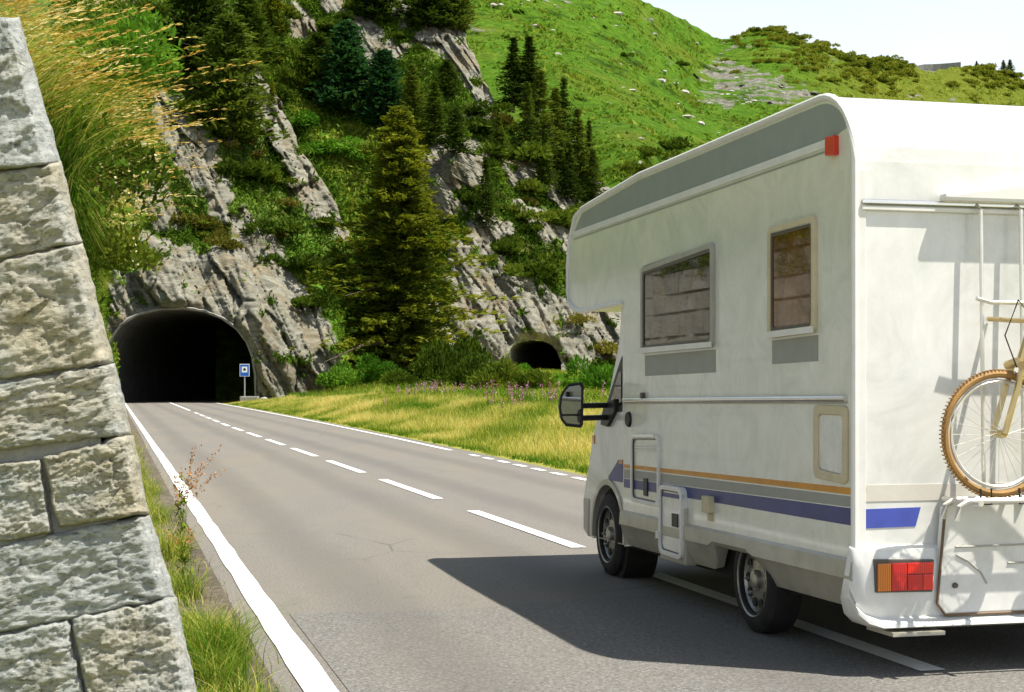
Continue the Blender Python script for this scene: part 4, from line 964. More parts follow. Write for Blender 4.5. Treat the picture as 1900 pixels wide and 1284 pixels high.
for i, q in enumerate(stones):
    rt = q[1][0] > 0 and abs(q[1][0] - sil(q[1][1])) < 20
    V, Fc = hewn(q, seed=i*3.1, right=rt, out_=0.030 + 0.025*random.random())
    obj('stone', np_mesh('stone', V, Fc, M['stone'], False), buttress)
core = [(sil(y)-46, y) for y in range(45, 1470, 60)]
V = []; n = len(core)
for k in (0.012, 0.5):
    V += [Vector(P(x, y, bd(x, y)+k)) - Vector(bo) for x, y in core] + [Vector(P(-520, y, bd(-520, y)+k)) - Vector(bo) for x, y in core]
Fc = []
for i in range(n-1): Fc += [(i, i+1, n+i+1, n+i), (2*n+i, 3*n+i, 3*n+i+1, 2*n+i+1), (i, 2*n+i, 2*n+i+1, i+1)]
Fc += [(0, n, 3*n, 2*n)]
mb = MB(); mb.add(V, Fc).build('mortar_core', M['mortar'], buttress)

# overhanging grass on the wall top
def overhang():
    n = 22000; s_ = 7.3 + 30*rng.random(n)**1.7; off = rng.random(n)*0.9 - 0.05
    L_ = wtopL(s_) + .04 - off; z = wtop(s_) - .02 + off*0.75
    roots = np.stack([-S*s_ + C*L_, C*s_ + S*L_, z], 1)
    h = 0.30 + 0.5*rng.random(n); lr = 0.25 + 0.6*rng.random(n); ls = rng.normal(0, 0.3, n)
    lean = np.stack([-S*ls + C*lr, C*ls + S*lr, -0.2*rng.random(n)], 1)
    nn = fbm(np.stack([s_/1.2, off*2, 0*s_], 1), 3)
    blades('bank_grass', roots, h, lean, 0.003 + 0.0035*rng.random(n), M['grass'], np.clip(0.36 + 0.34*nn + rng.normal(0, .15, n), 0, 1), 4, kind='stuff')
    n = 8000; s_ = 8.0 + 7*rng.random(n)**1.3; wl = wtopL(s_)+.03; roots = np.stack([-S*s_ + C*wl, C*s_ + S*wl, wtop(s_) - 0.1 + 0.25*rng.random(n)], 1)
    h = 0.25 + 0.35*rng.random(n); lr = 0.25 + 0.65*rng.random(n); ls = rng.normal(-.1, .35, n)
    lean = np.stack([-S*ls + C*lr*.8, C*ls + S*lr*.8, -0.15 - 0.45*rng.random(n)], 1)
    blades('dry_grass', roots, h, lean, 0.0022 + 0.002*rng.random(n), M['grass'], np.clip(rng.normal(.66, .16, n), 0, 1), 5, kind='stuff')
    n = 30000; s_ = 8 + 110*rng.random(n)**1.5; off = 0.8 + 16*rng.random(n)**1.6; L_ = wtopL(s_) - off
    roots = np.stack([-S*s_ + C*L_, C*s_ + S*L_, wtop(s_) - .05 + off*.75], 1); h = 0.35 + 0.45*rng.random(n); lean = rng.normal(0, .35, (n, 3)); lean[:, 2] = 0
    blades('upper_bank_grass', roots, h, lean, 0.012 + 0.0004*s_, M['grass'], np.clip(.36 + .3*fbm(np.stack([s_/4, off/2, 0*s_], 1), 3) + rng.normal(0, .12, n), 0, 1), 3, kind='stuff')
    # green growth spilling a little over the wall face
    n = 4500; s_ = 7.4 + 12*rng.random(n)**1.4; wl = wtopL(s_)+.02; roots = np.stack([-S*s_ + C*wl, C*s_ + S*wl, wtop(s_) + 0.1*rng.random(n)], 1)
    h = 0.12 + 0.22*rng.random(n); lr = 0.35 + 0.7*rng.random(n); ls = rng.normal(0, .7, n)
    lean = np.stack([-S*ls + C*lr*.7, C*ls + S*lr*.7, -0.9 - 0.7*rng.random(n)], 1)
    blades('hanging_grass', roots, h, lean, 0.003 + 0.004*rng.random(n), M['grass'], np.clip(0.14 + 0.30*rng.random(n) + 0.2*(rng.random(n) < .2), 0, 1), 5, kind='stuff')
    n = 42000; s_ = 7.6 + 14*rng.random(n)**1.3; zz = wtop(s_) + .1 - 0.95*rng.random(n)**1.4*np.clip(1.2-(s_-7.5)/16, 0.2, 1)
    cl = fbm(np.stack([s_*1.4, zz*3, 0*s_], 1), 3); lf = .22 - .2*zz + 0.09*rng.random(n) + 0.07*cl + 0.10*np.clip(zz - wtop(s_) + .35, 0, 1); ok = (cl > -0.15) & ((zz > wtop(s_) - .5) | (s_ < 10.5)); s_, zz, lf, cl = s_[ok], zz[ok], lf[ok], cl[ok]; n = len(s_)
    c = np.stack([-S*s_ + C*lf, C*s_ + S*lf, zz], 1); u = rnd_dirs(n) + [0, 0, -.5]; u /= np.linalg.norm(u, axis=1, keepdims=True); w = np.cross(u, rnd_dirs(n)); w /= np.linalg.norm(w, axis=1, keepdims=True); ll = 0.008 + 0.018*rng.random(n)**2
    obj('hanging_leaves', quads_mesh('hanging_leaves', c, u*ll[:, None], w*(ll*.30)[:, None], M['cover'], dict(tint=np.clip(.36 + .30*cl + rng.normal(0, .16, n), 0, 1))), kind='stuff')
    # golden seed stalks arching over the road
    n = 1200; s_ = 7.4 + 12*rng.random(n)**1.4; off = rng.random(n)*0.7; roots = np.stack([-S*s_ + C*(wtopL(s_)+.03-off), C*s_ + S*(wtopL(s_)+.03-off), wtop(s_) + off*.75], 1)
    h = 0.45 + 0.5*rng.random(n); lr = 0.3 + 0.75*rng.random(n); ls = rng.normal(-.1, .25, n)
    lean = np.stack([-S*ls + C*lr, C*ls + S*lr, -0.25*rng.random(n)], 1)
    o, tips = blades('seed_stalks', roots, h, lean, np.full(n, 0.0022), M['grass'], np.clip(rng.normal(.72, .1, n), 0, 1), 6, kind='stuff')
    m_ = 26; t = 0.68 + 0.34*rng.random((n, m_)); hh = h[:, None]
    c = roots[:, None] + np.stack([0*t, 0*t, hh*t*(1-.25*t)], -1) + lean[:, None]*(hh*t*t)[..., None] + rng.normal(0, 0.0035, (n, m_, 3)); c = c.reshape(-1, 3)
    tang = np.repeat((lean*1.6 + [0, 0, .5]), m_, 0) + rng.normal(0, .18, (n*m_, 3)); tang /= np.linalg.norm(tang, axis=1, keepdims=True)
    w = np.cross(tang, rnd_dirs(n*m_)); w /= np.linalg.norm(w, axis=1, keepdims=True); ti = np.repeat(np.clip(rng.normal(.42, .22, n), 0, 1), m_)
    obj('seed_heads', quads_mesh('seed_heads', c, tang*0.014, w*0.0032, M['seed'], dict(tint=ti)), kind='stuff')
    n = 14000; s_ = 7.4 + 7*rng.random(n)**1.2; cl = fbm(np.stack([s_*2.2, 0*s_, 0*s_+7], 1), 3); s_, cl = s_[cl > 0], cl[cl > 0]; n = len(s_); off = .45*rng.random(n)
    roots = np.stack([-S*s_ + C*(wtopL(s_)+.05-off), C*s_ + S*(wtopL(s_)+.05-off), wtop(s_) + off*.75], 1); h = 0.30 + 0.40*rng.random(n); lr = rng.normal(.35, .4, n); ls = rng.normal(0, .5, n)
    lean = np.stack([-S*ls + C*lr, C*ls + S*lr, -0.3*rng.random(n)], 1)
    blades('bank_herbs', roots, h, lean, 0.003 + 0.006*rng.random(n)**2, M['cover'], np.clip(rng.normal(.5, .16, n), 0, 1), 4, kind='stuff')
    # small pale flowers and green leaves in the tangle
    n = 1000; s_ = 7.6 + 3.2*rng.random(n)**1.1; lf = rng.normal(-0.05, .11, n); zz = 2.42 + 0.45*rng.random(n) - 0.2*(lf > .1)
    c = np.stack([-S*s_ + C*lf, C*s_ + S*lf, zz], 1); u = rnd_dirs(n); w = np.cross(u, rnd_dirs(n)); w /= np.linalg.norm(w, axis=1, keepdims=True)
    obj('pale_flowers', quads_mesh('pale_flowers', c, u*0.0075, w*0.006, M['seed'], dict(tint=0.75+0.25*rng.random(n))), kind='stuff')
    n = 9000; s_ = 7.3 + 14*rng.random(n)**1.5; lf = wtopL(s_) + rng.normal(.02, .17, n); zz = wtop(s_) - .1 + 0.5*rng.random(n)
    c = np.stack([-S*s_ + C*lf, C*s_ + S*lf, zz], 1); u = rnd_dirs(n); w = np.cross(u, rnd_dirs(n)); w /= np.linalg.norm(w, axis=1, keepdims=True); ll = 0.008 + 0.02*rng.random(n)**1.5
    obj('bank_leaves', quads_mesh('bank_leaves', c, u*ll[:, None], w*(ll*.55)[:, None], M['cover'], dict(tint=np.clip(rng.normal(.42, .15, n), 0, 1))), kind='stuff')
overhang()
HERB = [shrub_mesh(2200, M['leafy'], 0.05, 1.0, 8, up=0.3), shrub_mesh(1800, M['shrub'], 0.05, 0.9, 8)]
for s_, L_, z_, w_, k_, lab in ((8.35, -0.10, 2.45, .50, 1, 'dark leafy bush hanging beside the top buttress stone'), (9.4, -0.05, 2.15, .46, 1, 'lower dark leafy bush behind the second buttress stone'), (8.1, 0.06, 3.0, .42, 0, 'bright leafy bush among the golden seed heads at the top'), (11.5, 0.0, 2.30, .42, 0, 'leafy bush on the wall top before the tunnel')):
    shrub('bush', HERB[k_], RP(s_, L_, z_), w_, lab, 'bushes on the wall top', 1.0)

# tufts along the gutter
def gutter_growth():
    n = 15000; s_ = 7.0 + 45*rng.random(n)**1.9; L_ = 0.34 + np.abs(rng.normal(0, .13, n)); nn = fbm(np.stack([s_*1.3, L_*2, 0*s_], 1), 3); ok = nn + rng.normal(0, .15, n) > -0.05
    s_, L_, nn = s_[ok], L_[ok], nn[ok]; n = len(s_); roots = np.stack([-S*s_ + C*L_, C*s_ + S*L_, 0*s_ + .004], 1)
    h = (0.04 + 0.20*np.clip(nn+.2, 0, 1))*(0.5 + rng.random(n)); lean = rng.normal(0, .5, (n, 3)); lean[:, 2] = 0
    blades('gutter_grass', roots, h, lean, 0.0018 + 0.0022*rng.random(n), M['grass'], np.clip(rng.normal(.42, .2, n), 0, 1), 3, kind='stuff')
    m = 700; s_ = 7.0 + 30*rng.random(m)**1.6; L_ = 0.36 + 0.44*rng.random(m); c = np.stack([-S*s_ + C*L_, C*s_ + S*L_, .012+0*s_], 1)
    V, Fq = [], []
    u = rnd_dirs(m)*[1, 1, .2]; w = np.cross(u, [0, 0, 1.0]); sz = (0.008 + 0.02*rng.random(m)**2)[:, None]
    V = np.stack([c-u*sz, c+w*sz*.8, c+u*sz, c-w*sz*.8, c+[0, 0, .012]*(sz/.02)], 1).reshape(-1, 3); k = (np.arange(m)*5)[:, None]
    obj('gutter_grit', np_mesh('gutter_grit', V, np.concatenate([k+[0, 1, 4], k+[1, 2, 4], k+[2, 3, 4], k+[3, 0, 4]]), M['gutter']), kind='stuff')
gutter_growth()
def tuft(kind, s_, L_, n, hgt, spread, tint, label, cat='grass tuft', lean_k=.45):
    r = np.stack([rng.normal(0, spread, n), rng.normal(0, spread*1.6, n), 0*rng.random(n)], 1); h = hgt*(0.5 + 0.7*rng.random(n))
    lean = rng.normal(0, lean_k, (n, 3)); lean[:, 2] = -0.1*rng.random(n)
    o, tips = blades(kind, r, h, lean, 0.0018 + 0.002*rng.random(n), M['grass'], np.clip(rng.normal(tint, .14, n), 0, 1), 4, label=label, cat=cat, group='plants along the gutter')
    o.location = RP(s_, L_, 0.003); o.rotation_euler[2] = TH; return o
tuft('grass_tuft', 7.75, 0.50, 420, 0.30, 0.07, .33, 'green grass tuft at the buttress foot nearest the viewer')
tuft('grass_tuft', 8.35, 0.52, 900, 0.42, 0.09, .30, 'thick green grass tuft beside the cracked edge line')
tuft('grass_tuft', 8.9, 0.54, 320, 0.34, 0.06, .55, 'dry tipped grass tuft behind the thick green tuft')
tuft('grass_tuft', 11.3, 0.50, 240, 0.30, 0.06, .36, 'yellow green weed tuft in the middle of the gutter')
tuft('grass_tuft', 13.8, 0.50, 300, 0.42, 0.07, .45, 'taller weed tuft under the rusty dock plant')
tuft('grass_tuft', 17.5, 0.48, 200, 0.34, 0.08, .35, 'low weed tuft farther along the gutter')
tuft('grass_tuft', 22.0, 0.46, 200, 0.36, 0.1, .4, 'last small weed tuft visible along the gutter')
tuft('grass_tuft', 7.25, 0.66, 160, 0.16, 0.06, .35, 'short grass at the lower edge of the picture by the line')
def plant(kind, s_, L_, z, stems, hgt, headm, label, cat, headfrac=.45, leafy=True, hd=60, hs=.008):
    r = empty(kind, RP(s_, L_, z), TH, label=label, cat=cat); n = stems
    roots = rng.normal(0, .02, (n, 3)); roots[:, 2] = 0; h = hgt*(0.7 + 0.4*rng.random(n)); lean = rng.normal(0, .16, (n, 3)); lean[:, 0] += .08; lean[:, 2] = 0
    o, tips = blades('stem', roots, h, lean, np.full(n, .003), M['grass'], np.full(n, .42), 4, parent=r)
    t = (1-headfrac) + headfrac*rng.random((n, hd)); hh = h[:, None]
    c = roots[:, None] + np.stack([0*t, 0*t, hh*t*(1-.25*t)], -1) + lean[:, None]*(hh*t*t)[..., None] + rng.normal(0, .013, (n, hd, 3)); c = c.reshape(-1, 3)
    u = rnd_dirs(len(c)); w = np.cross(u, rnd_dirs(len(c))); w /= np.linalg.norm(w, axis=1, keepdims=True)
    for i in range(n):
        k = slice(i*hd, (i+1)*hd); obj('flower_head', quads_mesh('flower_head', c[k], u[k]*hs, w[k]*hs*.7, headm, dict(tint=np.clip(rng.normal(.5, .2, hd), 0, 1))), r, kind='stuff')
    if leafy:
        k = 18*n; t = rng.random(k)*.55; j = rng.integers(0, n, k); c = roots[j] + np.stack([0*t, 0*t, h[j]*t], 1); u = rnd_dirs(k)*[1, 1, .4] + [0, 0, .2]; u /= np.linalg.norm(u, axis=1, keepdims=True)
        w = np.cross(u, [0, 0, 1]); w /= np.linalg.norm(w, axis=1, keepdims=True)+1e-6; c = c + u*.05
        obj('stem_leaves', quads_mesh('leaf_cluster', c, u*.05, w*.012, M['cover'], dict(tint=np.clip(rng.normal(.6, .12, k), 0, 1))), r, kind='stuff')
    return r
plant('dock_plant', 14.6, 0.60, 0, 7, 1.25, M['dock'], 'tall rusty dock plant standing in the gutter before the tunnel', 'plant', .5, True, 70, .010)
plant('dock_plant', 12.4, 0.56, 0, 3, 0.55, M['dock'], 'shorter dock plant with bright leaves near the edge line', 'plant', .3, True, 30, .008)
plant('fireweed_plant', 22.0, 0.06, 1.05, 2, 0.62, M['fire'], 'single pink fireweed growing from the wall beside the tunnel mouth', 'plant', .35, True, 70, .013)
# ------------------------------------------------------------------ tunnel sign and the rocks at its foot
def on_road(x, y):
    s_, L_ = ground_sl(x, y); return RP(s_, L_, 0)
sg = P(454, 742, 133); sr = empty('tunnel_sign', (sg[0], 133, 0.0), 0.05, label='blue tunnel sign on a grey post at the portal right side', cat='sign')
M['blue'] = flat('sign_blue', (0.010, 0.11, 0.50), 0.35, grime=0.04); M['white'] = flat('sign_white', (0.8, 0.8, 0.8), 0.4, grime=0.03); M['black'] = flat('sign_black', (0.012, 0.012, 0.012), 0.5, grime=0.03)
M['steel'] = flat('galvanised_steel', (0.5, 0.51, 0.52), 0.4, 0.6)
pw = 133/F; MB().tube([(0,0,-.1), (0,0,(YH-676)*pw+H)], .06, 10).build('post', M['steel'], sr, smooth=True)
zc = H - (687-YH)*pw; hw, hh = 9.0*pw, 11.5*pw
pan = MB().box((-hw, -.10, zc-hh), (hw, -.06, zc+hh)).build('sign_panel', M['white'], sr, bevel=.012)
MB().box((-hw*.9, -.104, zc-hh*.92), (hw*.9, -.1, zc+hh*.92)).build('blue_field', M['blue'], pan)
q0 = zc + hh*.12; MB().box((-hw*.56, -.108, q0-hw*.60), (hw*.56, -.104, q0+hw*.60)).build('white_square', M['white'], pan)
a = [(-.27, -.24)] + [(.27*math.cos(t), .04+.26*math.sin(t)) for t in np.linspace(math.pi, 0, 13)] + [(.27, -.24)]
bmm = MB(); n = len(a); bmm.add([(x*hw, -.112, q0+y*hw) for x, y in a] + [(x*hw, -.108, q0+y*hw) for x, y in a], [tuple(range(n))] + [(i, (i+1)%n, n+(i+1)%n, n+i) for i in range(n)]); bmm.build('tunnel_symbol', M['black'], pan)
M['pale2'] = flat('grey_stone', (0.40, 0.39, 0.36), 0.9, grime=0.3, gscale=3)
b2 = bpy.data.meshes.new('block'); 
MB().box((-.75, -.5, -.1), (.75, .5, .62)).build('concrete_block', M['concrete'], None, bevel=.08, label='low concrete block at the foot of the tunnel sign', cat='block').location = (P(463, 742, 132)[0], 132, 0)
for k, (x, w) in enumerate(((498, 12), (520, 9), (545, 8))):
    o = obj('boulder', BOUL[k].copy(), None, label=['grey stone right of the concrete block at the portal', 'middle grey stone under the portal rock', 'small grey stone near the end of the portal rock'][k], cat='boulder'); o.data.materials[0] = M['pale2']
    o.location = (P(x, 742, 134)[0], 131.5, .35); o.scale = (w*pw*1.5, w*pw, w*pw*.8)

# ------------------------------------------------------------------ camper van
LB = 3.72                                   # lateral position of its left side
def sd_(x, y, L=LB):
    k = (x-CX)/F; Z = L/(k*C+S); X = k*Z
    return (-S*X + C*Z, H - (y-YH)/F*Z)
SR = sd_(1587, 700)[0]
def A(x, y, off=0.0):
    """photo pixel on the camper side -> (forward of the rear wall, height, unsheared)"""
    s_, z = sd_(x, y, LB+off); a = s_-SR; return (a, z + 0.0095*a)
def B(x, y, back=0.0):
    k = (x-CX)/F; Z = (SR-back)/(C - S*k); X = k*Z
    return (X*C + Z*S - LB, H - (y-YH)/F*Z)
rv = empty('camper_van', RP(SR, LB, 0), TH, label='white alcove camper van with blue and orange stripes driving to the tunnel', cat='camper van')
def shear(p): return (p[0], p[1], p[2] - 0.0095*p[1])
def rb(mb, name, m, parent=rv, smooth=False, bevel=0, **kw): return mb.build(name, m, parent, smooth, bevel, shear, **kw)
WD = 2.18
def m_rv():
    m, n, b = mat('camper_white', 0.22, 0.5); v = coords(n)
    f = noise(n, v, 1.6, 7, 0.7, 0.8); g = noise(n, coords(n, (1, 3, 0.35)), 3.0, 6, 0.7)
    c = ramp(n, f, [(0.36, (0.60, 0.61, 0.57)), (0.5, (0.72, 0.72, 0.69)), (0.62, (0.79, 0.79, 0.76))])
    c = mixc(n, ramp(n, g, [(0.5, (0,0,0)), (0.75, (0.35,)*3)]), c, (0.50, 0.49, 0.42))
    n.links.new(c, b.inputs['Base Color']); b.inputs['Coat Weight'].default_value = 0.4; b.inputs['Coat Roughness'].default_value = 0.08
    bump(n, b, noise(n, v, 2.2, 3, 0.5), 0.12, 0.02); return m
M['rv'] = m_rv(); M['trim'] = flat('camper_trim', (0.78, 0.77, 0.73), 0.35, grime=0.05)
M['skirt'] = flat('camper_skirt', (0.46, 0.43, 0.35), 0.35, grime=0.14, gscale=3, coat=.3)
M['band'] = flat('camper_grey_band', (0.29, 0.315, 0.30), 0.4, grime=0.05); M['decal'] = flat('camper_grey_decal', (0.30, 0.31, 0.28), 0.4, grime=0.05)
M['navy'] = flat('camper_blue_stripe', (0.035, 0.045, 0.20), 0.35, grime=0.15); M['orange'] = flat('camper_orange_stripe', (0.62, 0.27, 0.015), 0.35, grime=0.1)
M['rblue'] = flat('rear_blue_stripe', (0.07, 0.10, 0.45), 0.35, grime=0.1)
M['plastic'] = flat('black_plastic', (0.014, 0.014, 0.014), 0.45, grime=0.1); M['tyre'] = flat('tyre_rubber', (0.022, 0.021, 0.02), 0.8, grime=0.3, gscale=9)
M['rim'] = flat('wheel_silver', (0.42, 0.40, 0.35), 0.35, 0.7, grime=0.2); M['chrome'] = flat('chrome_rail', (0.75, 0.74, 0.72), 0.18, 0.9, grime=0.04)
M['frame'] = flat('window_frame', (0.42, 0.40, 0.35), 0.4, grime=0.1); M['frame2'] = flat('window_frame_dark', (0.10, 0.085, 0.07), 0.4, grime=0.1)
M['cream'] = flat('cream_plastic', (0.62, 0.54, 0.36), 0.5, grime=0.08); M['under'] = flat('underbody', (0.02, 0.018, 0.016), 0.9, grime=0.3)
def m_glass(name, col, rough=0.04, spec=0.5):
    m, n, b = mat(name, rough, spec); f = noise(n, coords(n, (1, 1, .3)), 3, 4)
    n.links.new(ramp(n, f, [(0.35, tuple(v*.6 for v in col)), (0.65, col)]), b.inputs['Base Color']); b.inputs['Coat Weight'].default_value = 0.85; b.inputs['Coat Roughness'].default_value = 0.015; b.inputs['Coat Tint'].default_value = (0.72, 0.58, 0.42, 1); return m
M['glass'] = m_glass('dark_window_glass', (0.028, 0.024, 0.018)); M['glass2'] = m_glass('brown_window_glass', (0.21, 0.105, 0.035)); M['mirror'] = flat('mirror_glass', (0.30, 0.31, 0.33), 0.02, 1.0, grime=0.0)
def m_lens(name, c):
    m, n, b = mat(name, 0.12, 0.6); w = nd(n, 'TexWave', Scale=30.0); n.links.new(coords(n), w.inputs['Vector'])
    n.links.new(ramp(n, w.outputs['Fac'], [(0.2, tuple(v*.6 for v in c)), (0.8, c)]), b.inputs['Base Color']); b.inputs['Coat Weight'].default_value = .6; return m
M['amber'] = m_lens('amber_lens', (0.75, 0.22, 0.01)); M['red'] = m_lens('red_lens', (0.68, 0.012, 0.008)); M['red2'] = m_lens('bright_red_lens', (0.9, 0.025, 0.01)); M['marker'] = flat('marker_red', (0.7, 0.05, 0.02), 0.3)
M['seam'] = flat('hatch_seam_rubber', (0.16, 0.10, 0.05), 0.6)
M['flare_rubber'] = flat('rubber_flare_tint', (0.36, 0.20, 0.06), 0.7, grime=0.15); M['bike'] = flat('bike_flare_tint', (0.60, 0.46, 0.22), 0.28, 0.7); M['alu'] = flat('rack_aluminium', (0.78, 0.76, 0.70), 0.3, 0.6)  # bike rubber and metal coloured gold to paint in the sun flare

arc = [(0.40 - 0.40*math.cos(t), 2.665 + 0.40*math.sin(t)) for t in np.linspace(0, math.pi/2, 9)]
pr_top = arc + [(3.40, 3.070)] + [A(1110, 370), A(1080, 388)]
pr_nose = [A(1068, 402), A(1058, 450), A(1055, 490), A(1055, 545), A(1058, 562), A(1066, 573), A(1080, 578), A(1155, 561)]
zf = 0.60; aF = A(1157, 700)[0]
profile = [(0.0, zf)] + pr_top + pr_nose[:-1] + [(aF, pr_nose[-1][1]), (aF, zf)]
rb(MB().prism(profile, 0, WD), 'body', M['rv'])
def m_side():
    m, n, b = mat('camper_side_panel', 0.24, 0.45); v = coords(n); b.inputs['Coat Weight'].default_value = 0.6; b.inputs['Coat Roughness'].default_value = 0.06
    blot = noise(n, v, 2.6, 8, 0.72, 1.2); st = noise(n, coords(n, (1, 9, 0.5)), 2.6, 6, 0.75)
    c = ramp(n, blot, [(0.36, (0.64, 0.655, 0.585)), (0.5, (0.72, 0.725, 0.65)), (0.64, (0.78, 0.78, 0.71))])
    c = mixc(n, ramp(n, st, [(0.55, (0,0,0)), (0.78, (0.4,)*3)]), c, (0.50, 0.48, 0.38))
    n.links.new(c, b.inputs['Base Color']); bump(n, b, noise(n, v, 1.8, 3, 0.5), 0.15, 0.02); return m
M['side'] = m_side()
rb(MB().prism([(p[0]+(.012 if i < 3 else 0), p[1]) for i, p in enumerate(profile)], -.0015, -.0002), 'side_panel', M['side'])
def px_path(pts, x): return [(x, a, z) for a, z in pts]
rb(MB().tube(px_path([(0.0, 0.62)] + pr_top + pr_nose, -0.004), 0.020, 8), 'edge_trim', M['trim'], smooth=True)
rb(MB().tube(px_path([(0.0, 0.62)] + pr_top + pr_nose, WD+0.004), 0.020, 8), 'edge_trim', M['trim'], smooth=True)
rb(MB().box((-0.006, -0.012, 0.64), (0.055, -0.002, 2.62)), 'corner_strip', M['trim'], bevel=.004)
# grey band under the roof edge with the trim rail below it
t1, t2 = A(1548, 254), A(1066, 430)
band_top = [(a_+.012, z_-.035) for a_, z_ in arc if z_ > t1[1]+.03] + [(3.40, 3.033)] + [(a_, z_-.035) for a_, z_ in pr_top[-2:]]
rb(MB().prism([t1] + band_top + [(t2[0]-.01, t2[1])], -0.003, 0.0), 'roof_band', M['band'])
def bar(p, q, w, x0, x1):
    return [(p[0], p[1]), (q[0], q[1]), (q[0], q[1]-w), (p[0], p[1]-w)]
rb(MB().prism(bar(t1, t2, .045, 0, 0), -0.014, 0.0), 'roof_trim', M['trim'], bevel=.004)
rb(MB().prism(bar((t1[0], t1[1]-.058), (t2[0], t2[1]-.058), .01, 0, 0), -0.005, 0.0), 'roof_trim_painted_shadow', M['band'])  # raised grey strip painted as the shadow line under the trim
m1, m2 = A(1573, 739), A(1160, 742)
rb(MB().tube([(-.012, *m1), (-.012, *m2)], .016, 10), 'side_rail', M['chrome'], smooth=True)
rb(MB().prism(bar((m1[0], m1[1]-.012), (m2[0], m2[1]-.012), .016, 0, 0), -.008, 0), 'side_rail_base', M['frame'])
def quad(px): return [A(*p) for p in px]
rb(MB().prism(quad([(1579,905),(1579,918),(1158,868),(1158,861)]), -.0025, 0), 'orange_stripe', M['orange'])
rb(MB().prism(quad([(1579,921),(1579,941),(1158,887),(1158,870)]), -.002, 0), 'grey_stripe', M['decal'])
rb(MB().prism(quad([(1579,943),(1579,975),(1158,904),(1158,888)]), -.0025, 0), 'blue_stripe', M['navy'])
def rrect(tl, tr, br, bl, r, n=5):
    P4 = [np.array(p, float) for p in (tl, tr, br, bl)]; out_ = []
    for i in range(4):
        p = P4[i]; a = P4[i-1]-p; b = P4[(i+1) % 4]-p; a /= np.hypot(*a); b /= np.hypot(*b)
        for t in np.linspace(0, 1, n):
            q0, q1 = p+a*r, p+b*r; out_.append(tuple((1-t)**2*q0 + 2*t*(1-t)*p + t*t*q1))
    return out_
def inset(q, d):
    P4 = [np.array(p, float) for p in q]; c = sum(P4)/4
    return [p + np.array([np.sign(c[0]-p[0])*d, np.sign(c[1]-p[1])*d]) for p in P4]
def window(px, fr_m, gl_m, name='window', d=.036):
    q = quad(px); qi = inset(q, d); qj = inset(q, d+.022)
    f = rb(MB().ring(rrect(*q, .05), rrect(*qi, .03), -.028, 0.0), name, fr_m, bevel=.006)
    rb(MB().ring(rrect(*qi, .03), rrect(*qj, .025), -.020, -.002), 'gasket', M['frame2'], f)
    rb(MB().prism(rrect(*qj, .025), -.014, -.003), 'pane', gl_m, f)
    return f
w1 = window([(1194,497),(1328,449),(1328,644),(1194,656)], M['frame'], M['glass'])
rb(MB().prism(quad([(1199,494),(1324,452),(1324,468),(1199,509)]), -.026, -.020), 'awning_rail', M['frame2'], w1)
rb(MB().prism(quad([(1194,646),(1328,634),(1328,644),(1194,656)]), -.040, -.028), 'sill', M['trim'], w1)
w2 = window([(1431,423),(1518,398),(1518,617),(1431,628)], M['cream'], M['glass2'])
rb(MB().prism(quad([(1436,421),(1514,402),(1514,414),(1436,434)]), -.026, -.020), 'awning_rail', M['frame'], w2)
rb(MB().prism(quad([(1431,616),(1518,605),(1518,617),(1431,628)]), -.040, -.028), 'sill', M['trim'], w2)
rb(MB().prism(quad([(1508,575),(1512,575),(1512,595),(1508,595)]), -.022, -.014), 'latch', M['frame2'], w2)
rb(MB().prism(quad([(1197,660),(1329,648),(1329,691),(1197,698)]), -.002, 0), 'grey_panel', M['decal'])
rb(MB().prism(quad([(1433,632),(1519,621),(1519,670),(1433,676)]), -.002, 0), 'grey_panel', M['decal'])
rb(MB().prism(quad([(1541,254),(1557,251),(1557,288),(1541,290)]), -.035, 0), 'marker_lamp', M['marker'], bevel=.006)
def hatch(px, name, hx=None, vents=False, r=.06):
    q = quad(px); qi = inset(q, .03)
    f = rb(MB().ring(rrect(*q, r), rrect(*qi, r*.7), -.022, 0), name, M['trim'], bevel=.005)
    rb(MB().ring(rrect(*qi, r*.7), rrect(*inset(q, .038), r*.6), -.012, -.001), 'seam', M['frame2'], f)
    return f
h1 = hatch([(1174,806),(1226,806),(1226,942),(1174,930)], 'service_hatch')
for k in range(3): rb(MB().prism(quad([(1180,824+k*5),(1219,825+k*5),(1219,827+k*5),(1180,826+k*5)]), -.012, 0), 'vent_slot', M['trim'], h1)
rb(MB().prism(quad([(1180,806),(1220,806),(1220,811),(1180,811)]), -.03, -.02), 'hinge', M['chrome'], h1)
rb(MB().prism(quad([(1196,887),(1203,888),(1203,921),(1196,919)]), -.012, 0), 'handle', M['plastic'], h1, bevel=.003)
sp = MB().prism(quad([(1231,935),(1278,944),(1278,1050),(1231,1036)]), -.025, .06)
rb(sp, 'locker_panel', M['skirt'], bevel=.01)
h2 = rb(MB().ring(rrect(*quad([(1233,898),(1276,905),(1276,1040),(1233,1026)]), .07), rrect(*inset(quad([(1233,898),(1276,905),(1276,1040),(1233,1026)]), .032), .05), -.048, -.0), 'locker_hatch', M['trim'], bevel=.005)
rb(MB().ring(rrect(*inset(quad([(1233,898),(1276,905),(1276,1040),(1233,1026)]), .032), .05), rrect(*inset(quad([(1233,898),(1276,905),(1276,1040),(1233,1026)]), .042), .045), -.034, -.026), 'seam', M['frame2'], h2)
rb(MB().prism(rrect(*inset(quad([(1233,898),(1276,905),(1276,1040),(1233,1026)]), .042), .045), -.032, -.001), 'locker_door', M['rv'], h2)
rb(MB().prism(quad([(1233,912),(1276,919),(1276,927),(1233,920)]), -.0345, -.032), 'blue_stripe', M['navy'], h2)
rb(MB().prism(quad([(1256,952),(1267,954),(1267,979),(1256,976)]), -.040, -.030), 'handle', M['plastic'], h2, bevel=.003)
